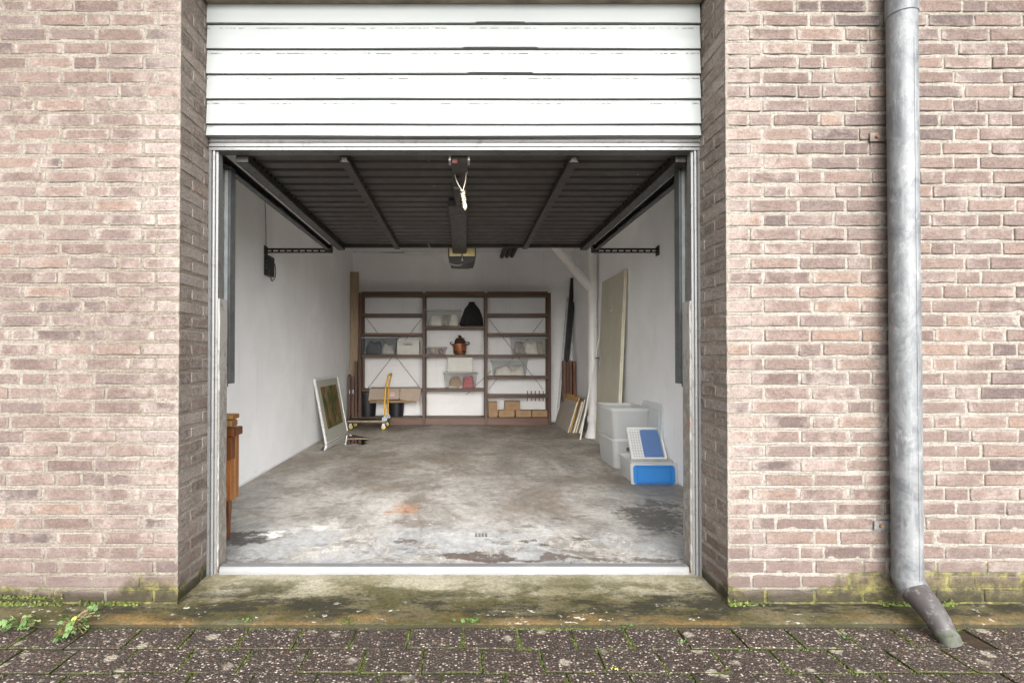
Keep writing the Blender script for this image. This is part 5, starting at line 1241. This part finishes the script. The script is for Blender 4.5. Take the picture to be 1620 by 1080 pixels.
def water():
    # irregular film of water on the floor beside the picture
    base = [(514, 704), (548, 687), (562, 688), (576, 690.5), (590, 692), (583, 696), (576, 699), (582, 700.5), (574, 703.5), (566, 700.5), (548, 703), (528, 705), (512, 713), (505, 712)]
    pts = [FL(a, b, .0035) for a, b in base]; c = Vector(FL(548, 697, .0035)); 
    m = MB(); fine = []
    for i in range(len(pts)):
        a, b = Vector(pts[i]), Vector(pts[(i + 1) % len(pts)])
        for k in range(5):
            q = a.lerp(b, k / 5); n_ = vnoise([tuple(q)], 12, 2)[0] - .5; q = q + (q - c) * n_ * .08; q.z = .0035; fine.append(q)
    n_ = len(fine); m.add([c] + fine, [(0, 1 + k, 1 + (k + 1) % n_) for k in range(n_)])
    o = m.build('puddle', M['puddle']); props(o, 'shallow dark puddle reflecting the framed picture', kind='structure')
water()

# boards in the back left corner
props(MB().box(IL + .004, P(567, 500, 8.56)[0], 8.56, 8.585, .002, P(560, 430, 8.56)[2]).build('tall_board', M['tanboard'], bevel=.002), 'tall tan board standing in the back left corner', 'board')
db = thing('folding_frame', (-1.75, 8.0, 0), 'dark brown folded frame with two metal catches by the left wall', 'frame')
a0, a1 = P(551, 600, 8.25)[0], P(559, 600, 8.25)[0]
for k, (u0, u1) in enumerate(((a0, a0 + .036), (a0 + .042, a1 + .01))):
    MB().box(u0, u1, 8.25 + k * .02, 8.30 + k * .02, .001, P(555, 592 if k == 0 else 595, 8.25)[2]).build('leaf_board', M['mahogdark'], db, bevel=.003)
    MB().box(u0 + .012, u1 - .008, 8.242 + k * .02, 8.2495 + k * .02, .5, .56).build('catch', M['steel'], db, bevel=.002)
props(MB().box(P(561, 600, 8.34)[0], P(565, 600, 8.34)[0], 8.33, 8.39, .001, P(563, 571, 8.34)[2]).build('upright_plank', M['mahogdark'], bevel=.003), 'nearly black plank standing between the folded frame and the shelf post', 'plank', 'planks by the left shelf post')
props(MB().box(P(571.8, 600, 8.46)[0] + .012, P(575.5, 600, 8.46)[0], 8.50, 8.545, SHZ[(0, 661)], P(563, 566, 8.46)[2]).build('upright_plank', M['mahog'], bevel=.003), 'red brown plank standing just inside the left shelf post', 'plank', 'planks by the left shelf post')

# left cane cabinet, mostly hidden behind the door jamb
cc = thing('cane_cabinet', (-1.55, 3.16, 0), 'honey brown wooden cabinet with cane panels behind the left door post', 'cabinet')
cr = P(365, 760, 3.12)[0]; cl = IL + .02; yf, yb_ = 3.12, 3.235
zC = lambda py: P(360, py, 3.12)[2]
def leg(x, y, s):
    m = MB(); w0, w1 = .046, .020; x -= s * .010
    zt_ = zC(793); 
    m.add([(x - s * w1, y, 0), (x, y, 0), (x, y + w1, 0), (x - s * w1, y + w1, 0), (x - s * w0, y, zt_), (x, y, zt_), (x, y + w0, zt_), (x - s * w0, y + w0, zt_)], [(3, 2, 1, 0), (4, 5, 6, 7), (0, 1, 5, 4), (1, 2, 6, 5), (2, 3, 7, 6), (3, 0, 4, 7)]); m.build('leg', M['honeydark'], cc, bevel=.002)
leg(cr, yf, 1); leg(cl, yf, -1); leg(cr - .04, yb_ - .05, 1); leg(cl + .04, yb_ - .05, -1)
for x0, x1, y in ((cr - .05, cr, yf), (cl, cl + .05, yf), (cr - .05, cr, yb_ - .05)):
    MB().box(x0, x1, y, y + .05, zC(793) + .001, zC(690)).build('corner_post', M['honey'], cc, bevel=.003)
MB().box(cr - .055, cr + .004, yf - .006, yf + .054, zC(727), zC(690) - .002).build('post_block', M['honeydark'], cc, bevel=.003)
MB().box(cl + .05, cr - .05, yf + .004, yf + .03, zC(826), zC(795)).build('bottom_rail', M['honey'], cc, bevel=.003)
MB().box(cl + .05, cr - .05, yf + .018, yf + .024, zC(795), zC(692)).build('cane_panel', M['cane'], cc)
MB().box(cr - .006, cr + .003, yf + .055, yb_ - .05, zC(795), zC(692)).build('cane_panel', M['cane'], cc)
MB().box(cl, cr + .022, yf - .02, yb_, zC(690), zC(677)).build('top', M['honeydark'], cc, bevel=.004)
m = MB(); n = 18
MB().box(cl + .03, cr + .001, yf + .01, yb_ - .02, zC(676) + .001, zC(665)).build('cane_band', M['cane'], cc, bevel=.01, seg=2)
MB().box(cl + .02, cr + .008, yf + .002, yb_ - .01, zC(664), zC(656)).build('cane_lid', M['cane'], cc, bevel=.012, seg=3)

# control box on the left wall
cbx = thing('control_box', (IL, 4.9, 1.8), 'black control box with a looped cord on the white left wall', 'control box')
zt_, zb_ = P(424, 405, 4.9)[2], P(424, 436, 4.9)[2]
MB().box(IL + .0005, IL + .05, 4.86, 5.00, zb_, zt_).build('case', M['black'], cbx, bevel=.006, seg=2)
for k in range(3): MB().box(IL + .018, IL + .034, 4.855, 4.8602, zt_ - .06 - k * .03, zt_ - .048 - k * .03).build('button', M['zincdark'], cbx)
MB().tube(spline([(IL + .02, 4.98, zb_ + .002), (IL + .015, 5.03, zb_ - .03), (IL + .015, 5.12, zb_ + .03), (IL + .015, 5.10, zb_ + .14), (IL + .02, 5.0, zt_ - .05)]), .004, 6).build('cord', M['dwire'], cbx)
MB().tube(spline([(IL + .006, 4.9, zt_ + .001), (IL + .006, 4.89, zt_ + .3), (IL + .006, 4.85, zt_ + .62)]), .0025, 6).build('wire', M['dwire'], cbx)

# pipes on the back wall and ceiling
wp = thing('wall_pipe', P(660, 400, BACK - .03), 'thin white bent pipe near the top of the back wall', 'pipe')
MB().tube(spline([P(641, 372, BACK - .03), P(641, 390, BACK - .03), P(641, 396, BACK - .03), P(642.5, 399, BACK - .03), P(648, 400, BACK - .03), P(684, 400.5, BACK - .03), P(690, 400, BACK - .03), P(699, 397.5, BACK - .03), P(720, 396, BACK - .03)]), .026, 12).build('pipe', M['pvc'], wp, smooth=True)
MB().tube([P(641, 384, BACK - .03), P(641, 387, BACK - .03)], .032, 12).build('socket', M['pvc'], wp)
props(MB().tube(spline([P(560, 399, BACK - .012), P(568, 398.2, BACK - .012), P(580, 398.6, BACK - .012), P(583, 397.5, BACK - .012), P(610, 399, BACK - .012), P(640, 399.4, BACK - .012)]), .007, 6).build('loose_wire', M['dwire']), 'dark loose wire running along the top of the back wall', 'wire')
for k, px in enumerate((794, 802, 810)):
    a = P(px, 409 - k * .5, BACK - .12); lab = ('lowest', 'middle', 'upper')[k]
    props(MB().tube([(a[0] + .075 * 0, 7.0, a[2] + .045), (a[0], BACK - .10, a[2] + .04)], .036, 14).build('ceiling_pipe', M['pipe'], smooth='auto'),
          ('dark pipe under the ceiling nearest the opener motor of three', 'dark pipe under the ceiling in the middle of three', 'dark pipe under the ceiling nearest the white soil pipe of three')[k], 'pipe', 'three dark pipes under the ceiling')

# white soil pipe with branch
sp = thing('soil_pipe', (1.72, 7.05, 0), 'white plastic soil pipe with a slanted branch at the right wall', 'pipe')
px_, pY = 1.718, 7.05; rp = .060
MB().tube([(px_, pY, .10), (px_, pY, 1.95)], rp, 24).build('lower_pipe', M['pvc'], sp, smooth='auto')
zy = P(941, 452, pY)[2]
MB().tube([(px_, pY, zy - .17), (px_, pY, zy + .30)], rp * 1.04, 24).build('branch_fitting', M['pvc'], sp, smooth='auto')
for z in (zy - .17, zy - .11, zy + .31): MB().tube([(px_, pY, z - .014), (px_, pY, z + .014)], rp * 1.13, 24).build('socket_ring', M['pvc'], sp, smooth='auto')
MB().tube([(px_, pY, zy + .31), (px_, pY, CEIL - .002)], rp, 24).build('upper_pipe', M['pvc'], sp, smooth='auto')
b0 = Vector((px_, pY, zy - .05)); b1 = Vector(P(872, 384, pY)); 
MB().tube([b0, b0.lerp(b1, .42)], rp * 1.04, 24).build('branch_socket', M['pvc'], sp, smooth='auto'); MB().tube([b0.lerp(b1, .38), b1 + (b1 - b0) * .25], rp * .93, 24).build('branch_pipe', M['pvc'], sp, smooth='auto')
m_ = b0.lerp(b1, .42); d_ = (b1 - b0).normalized()
MB().tube([m_ - d_ * .014, m_ + d_ * .014], rp * 1.12, 24).build('socket_ring', M['pvc'], sp, smooth='auto')
MB().lathe([(rp * 1.75, .0), (rp * 1.75, .02), (rp * 1.35, .09), (rp * 1.12, .14), (rp * 1.12, .17)], px_, pY, 24).build('floor_collar', M['pvc'], sp, smooth='auto')
MB().lathe([(rp * 1.2, .20), (rp * 1.35, .24), (rp * 1.2, .28), (rp * 1.02, .30)], px_, pY, 24).build('socket_ring', M['pvc'], sp, smooth='auto')

# leaning cream door
ld = thing('loose_door', (1.70, 6.3, 0), 'cream flush door with a black handle leaning on the right wall', 'door')
yn, yf_ = 5.80, 6.72; xb_, xt_, zh = 1.665, 1.758, 2.015
def lean_box(t, u0, u1, z0, z1, d0, d1, nm, mt, bev=0.0, xb=xb_, xt=xt_, H=zh):
    "slab leaning on the right wall: u along depth, z height, d thickness towards the wall"
    def X(z): return xb + (xt - xb) * z / H
    m = MB(); m.add([(X(z0) + d0, u0, z0), (X(z0) + d1, u0, z0), (X(z0) + d1, u1, z0), (X(z0) + d0, u1, z0), (X(z1) + d0, u0, z1), (X(z1) + d1, u0, z1), (X(z1) + d1, u1, z1), (X(z1) + d0, u1, z1)],
        [(3, 2, 1, 0), (4, 5, 6, 7), (0, 1, 5, 4), (1, 2, 6, 5), (2, 3, 7, 6), (3, 0, 4, 7)]); return m.build(nm, M[mt], t, bevel=bev)
lean_box(ld, yn, yf_, .001, zh, 0, .038, 'slab', 'door', .002)
lean_box(ld, yn - .004, yn - .0005, .001, zh, .003, .016, 'edge_lipping', 'dooredge'); lean_box(ld, yn - .004, yn - .0005, .001, zh, .021, .036, 'edge_lipping', 'dooredge')
yh = yf_ - .05
hz = P(941, 572, yh)[2]
hp = lean_box(ld, yh - .018, yh + .018, hz - .11, hz + .09, -.006, -.0005, 'handle_plate', 'steel', .001)
xh = xb_ + (xt_ - xb_) * (hz / zh)
MB().tube(spline([(xh - .006, yh, hz + .045), (xh - .045, yh, hz + .045), (xh - .05, yh - .02, hz + .045), (xh - .05, yh - .10, hz + .045)]), .009, 8).build('lever', M['black'], ld)
MB().tube([(xh - .012, yh, hz - .06), (xh - .006, yh, hz - .06)], .012, 10).build('keyhole', M['steel'], ld)
lean_box(ld, 6.20, 6.27, 1.60, 1.62, -.002, -.0005, 'sticker', 'white'); lean_box(ld, 6.195, 6.21, 1.625, 1.68, -.002, -.0005, 'sticker', 'white')

# thin white rod
a, b = Vector(FL(918, 695, 0)), Vector((1.775, 6.76, P(951, 505, 6.76)[2]))
props(MB().tube([a, a.lerp(b, .5), b], .010, 8).build('white_rod', M['white'], smooth='auto'), 'thin white rod leaning in front of the soil pipe', 'rod')
# profiles in the back right corner
a, b = Vector(P(886, 666, 8.62)), Vector(P(906, 440, 8.70)); a.z = .002
props(MB().bar(a + Vector((0, -.06, 0)), b, .07, .035, (0, 1, 0)).build('black_profile', M['black'], bevel=.003), 'long black profile leaning in the back right corner', 'profile')
a, b = Vector(P(881.5, 667, 8.66)), Vector(P(898, 470, 8.72)); a.z = .002
props(MB().bar(a, b, .035, .03, (0, 1, 0)).build('grey_profile', M['gprofile'], bevel=.002), 'pale grey profile leaning just left of the black one', 'profile')
a, b = Vector(P(889, 666, 8.50)), Vector(P(908, 478, 8.62)); a.z = .002
props(MB().bar(a, b, .03, .03, (0, 1, 0)).build('steel_profile', M['darksteel'], bevel=.002), 'dark steel profile leaning just right of the black one', 'profile')
# reddish planks on end
for k in range(4):
    x0 = 1.575 + k * .052; zt_ = P(900, 570.5 + (k % 2) * 1.5, 8.45)[2]
    props(MB().box(x0, x0 + .045, 8.38 + .02 * (k % 3), 8.50 + .02 * (k % 3), .001, zt_).build('upright_plank', M['mahog' if k != 1 else 'mahogdark'], bevel=.004),
          ('reddish plank on end nearest the black profile', 'dark brown plank on end, second from the black profile', 'reddish plank on end, third from the black profile', 'reddish plank on end nearest the right wall')[k], 'plank', 'planks on end in the back right corner')
# low boards leaning on the right wall
specs = [('grey beige board leaning outermost in the low stack by the wall', 'paleboard', .018, .43, 7.50, 8.55), ('ochre plywood board second in the low leaning stack', 'ochre', .020, .50, 7.52, 8.50), ('grey beige board behind the ochre one in the low stack', 'paleboard', .028, .44, 7.48, 8.40), ('pale board fourth in the low leaning stack', 'card2', .022, .47, 7.5, 8.2), ('grey beige board innermost in the low stack behind the white rod', 'paleboard', .030, .46, 7.44, 8.3)]
xo = 1.470
for lab, mt, th_, H, ya_, yb2 in specs:
    t = thing('leaning_board', (xo, (ya_ + yb2) / 2, 0), lab, 'board', 'low boards leaning on the right wall')
    lean_box(t, ya_, yb2, .001, H, 0, th_, 'panel', mt, .0015, xo, xo + .13, H)
    lean_box(t, ya_ - .003, ya_ - .0005, .002, H - .002, .002, th_ - .002, 'edge', 'dooredge' if mt != 'ochre' else 'ochre', 0, xo, xo + .13, H)
    xo += th_ + .014

# storage boxes on the right
tb = thing('stacked_tub', (1.6, 5.4, 0), 'frosted translucent tub at the bottom of the stack by the right wall', 'storage tub')
tub_body(1.425, 1.775, 5.06, 5.66, .001, .285, .020, .05).build('body', M['frost'], tb, smooth='auto')
m = MB(); rg1 = rounded_rect(1.416, 1.784, 5.051, 5.669, .055); rg2 = rounded_rect(1.424, 1.776, 5.059, 5.661, .05); n_ = len(rg1)
def ring(z0, z1, ra, rb):
    m = MB(); n = len(ra); m.add([(x, y, z0) for x, y in ra] + [(x, y, z1) for x, y in ra] + [(x, y, z1) for x, y in rb] + [(x, y, z0) for x, y in rb], [(i * n + k, i * n + (k + 1) % n, ((i + 1) % 4) * n + (k + 1) % n, ((i + 1) % 4) * n + k) for i in range(4) for k in range(n)]); return m
ring(.262, .288, rg1, rg2).build('rim', M['tubrim'], tb, smooth='auto')
MB().box(1.55, 1.66, 5.052, 5.058, .17, .205).build('handle_recess', M['zincdark'], tb, bevel=.002)
tb2 = thing('stacked_tub', (1.6, 5.4, .29), 'frosted translucent tub on top of the stack by the right wall', 'storage tub')
tub_body(1.420, 1.780, 5.055, 5.665, .2895, .572, .018, .05).build('body', M['frost'], tb2, smooth='auto')
rg1 = rounded_rect(1.410, 1.790, 5.045, 5.675, .055); rg2 = rounded_rect(1.419, 1.781, 5.054, 5.666, .05); ring(.548, .578, rg1, rg2).build('rim', M['tubrim'], tb2, smooth='auto')
# loose frosted lid leaning on the wall behind the tubs
ll = thing('tub_lid', (1.78, 4.95, .0), 'frosted grey tub lid leaning upright on the right wall beside the stack', 'lid')
def lidplate(y0, y1, z0, z1, x_, t_, r_, nm, mt, par, lean=.0):
    out = rounded_rect(y0, y1, z0, z1, r_, 6); m = MB(); n = len(out)
    X = lambda z: x_ + lean * z
    m.add([(X(v), u, v) for u, v in out] + [(X(v) + t_, u, v) for u, v in out], [tuple(range(n)), tuple(range(n, 2 * n))[::-1]] + [(k, (k + 1) % n, n + (k + 1) % n, n + k) for k in range(n)]); return m.build(nm, M[mt], par)
lidplate(4.74, 5.30, .002, .64, 1.745, .012, .08, 'plate', 'frost', ll, .055)
lidplate(4.80, 5.24, .06, .58, 1.738, .006, .06, 'raised_panel', 'frost', ll, .055)
# low tub, its blue lid and the tray
lt = thing('low_tub', (1.6, 4.75, 0), 'low clear tub holding up the tray and the blue lid', 'storage tub')
tub_body(1.420, 1.775, 4.50, 4.86, .001, .185, .012, .03).build('body', M['tubrim'], lt, smooth='auto')
bl = thing('blue_lid', (1.6, 4.45, 0), 'bright blue lid with a clear border standing upright against the low tub', 'lid')
def front_plate(x0, x1, z0, z1, y_, t_, r_, nm, mt, par, lean=0.0, z_ref=0.0):
    out = rounded_rect(x0, x1, z0, z1, r_, 6); m = MB(); n = len(out); Yf = lambda z: y_ + lean * (z - z_ref)
    m.add([(u, Yf(v), v) for u, v in out] + [(u, Yf(v) + t_, v) for u, v in out], [tuple(range(n)), tuple(range(n, 2 * n))[::-1]] + [(k, (k + 1) % n, n + (k + 1) % n, n + k) for k in range(n)]); return m.build(nm, M[mt], par)
YL = 4.44
xq0, xq1 = P(998.5, 750, YL)[0], P(1073, 750, YL)[0]
front_plate(xq0, xq1, .003, .172, YL, .006, .012, 'border', 'tubrim', bl, .12)
front_plate(xq0 + .022, xq1 - .024, .004, .157, YL - .006, .0055, .026, 'panel', 'blue', bl, .12)
x0, x1, z0, z1 = xq0 + .048, xq1 - .055, .016, .145
for (u0, u1, v0, v1) in ((x0, x1, v_, v_ + .006) for v_ in (z0, z1)): front_plate(u0, u1, v0, v1, YL - .018, .0118, .002, 'ridge', 'blue', bl, .12)
for u in (x0, x1 - .006): front_plate(u, u + .006, z0 + .0065, z1 - .0005, YL - .018, .0118, .002, 'ridge', 'blue', bl, .12)
ty = thing('lattice_tray', (1.6, 4.7, .18), 'white lattice tray with a pale blue panel propped on the low tub', 'tray')
zb_ = .172; zt_ = .405; Yt0 = 4.60
lean_ = (4.86 - Yt0) / (zt_ - zb_)
def tp(px, v):   # position along the tray's width at relative height v
    return None
def tray_plate(u0, u1, v0, v1, d, t_, nm, mt, par=ty, r_=.0):
    "u, v in 0..1 over the tray; the tray slants up to the left and back"
    bl_, br_, tl_, tr_ = Vector((P(999, 728, Yt0)[0], Yt0, zb_)), Vector((P(1054.5, 728, Yt0)[0], Yt0, zb_)), Vector((P(990.5, 682, 4.86)[0], 4.86, zt_)), Vector((P(1043, 682, 4.86)[0], 4.86, zt_))
    q = lambda u, v: bl_.lerp(br_, u).lerp(tl_.lerp(tr_, u), v)
    nn = (br_ - bl_).cross(tl_ - bl_).normalized(); nn = nn if nn.y < 0 else -nn
    out = [(u0, v0), (u1, v0), (u1, v1), (u0, v1)] if not r_ else rounded_rect(u0, u1, v0, v1, r_, 5)
    n = len(out); m = MB(); a = [q(u, v) + nn * d for u, v in out]; b = [q(u, v) + nn * (d + t_) for u, v in out]
    m.add([*a, *b], [tuple(range(n))[::-1], tuple(range(n, 2 * n))] + [(k, (k + 1) % n, n + (k + 1) % n, n + k) for k in range(n)]); return m.build(nm, M[mt], par)
for u0, u1, v0, v1 in ((0, .05, 0, 1), (.95, 1, 0, 1), (.05, .95, .96, 1), (.05, .95, 0, .03)): tray_plate(u0, u1, v0, v1, -.004, .03, 'rim', 'white')
for k in range(5): tray_plate(.05 + k * .075, .05 + k * .075 + .026, .03, .96, 0, .004, 'slat', 'white')
for k in range(11): tray_plate(.05, .38, .05 + k * .085, .05 + k * .085 + .028, .0045, .003, 'slat', 'white')
tray_plate(.05, .95, .03, .96, -.012, .004, 'base', 'tubrim')
tray_plate(.38, .93, .03, .95, .006, .004, 'blue_panel', 'bluepale', ty, .08)
tray_plate(.56, .80, .10, .66, .011, .003, 'inner_panel', 'bluepale', ty, .04)
# unreadable dark floor marks, shaped as a small made-up grating
gr = thing('floor_marks', FL(760, 846, .001), 'small unreadable dark marks on the concrete floor, shaped as slots', 'floor marks')
c = FL(760, 846, .001)
for j in range(3):
    for i in range(4):
        x = c[0] - .032 + i * .0195; y = c[1] - .024 + j * .022
        MB().box(x, x + .014, y, y + .009, .0006, .0018).build('slot', M['black'], gr)
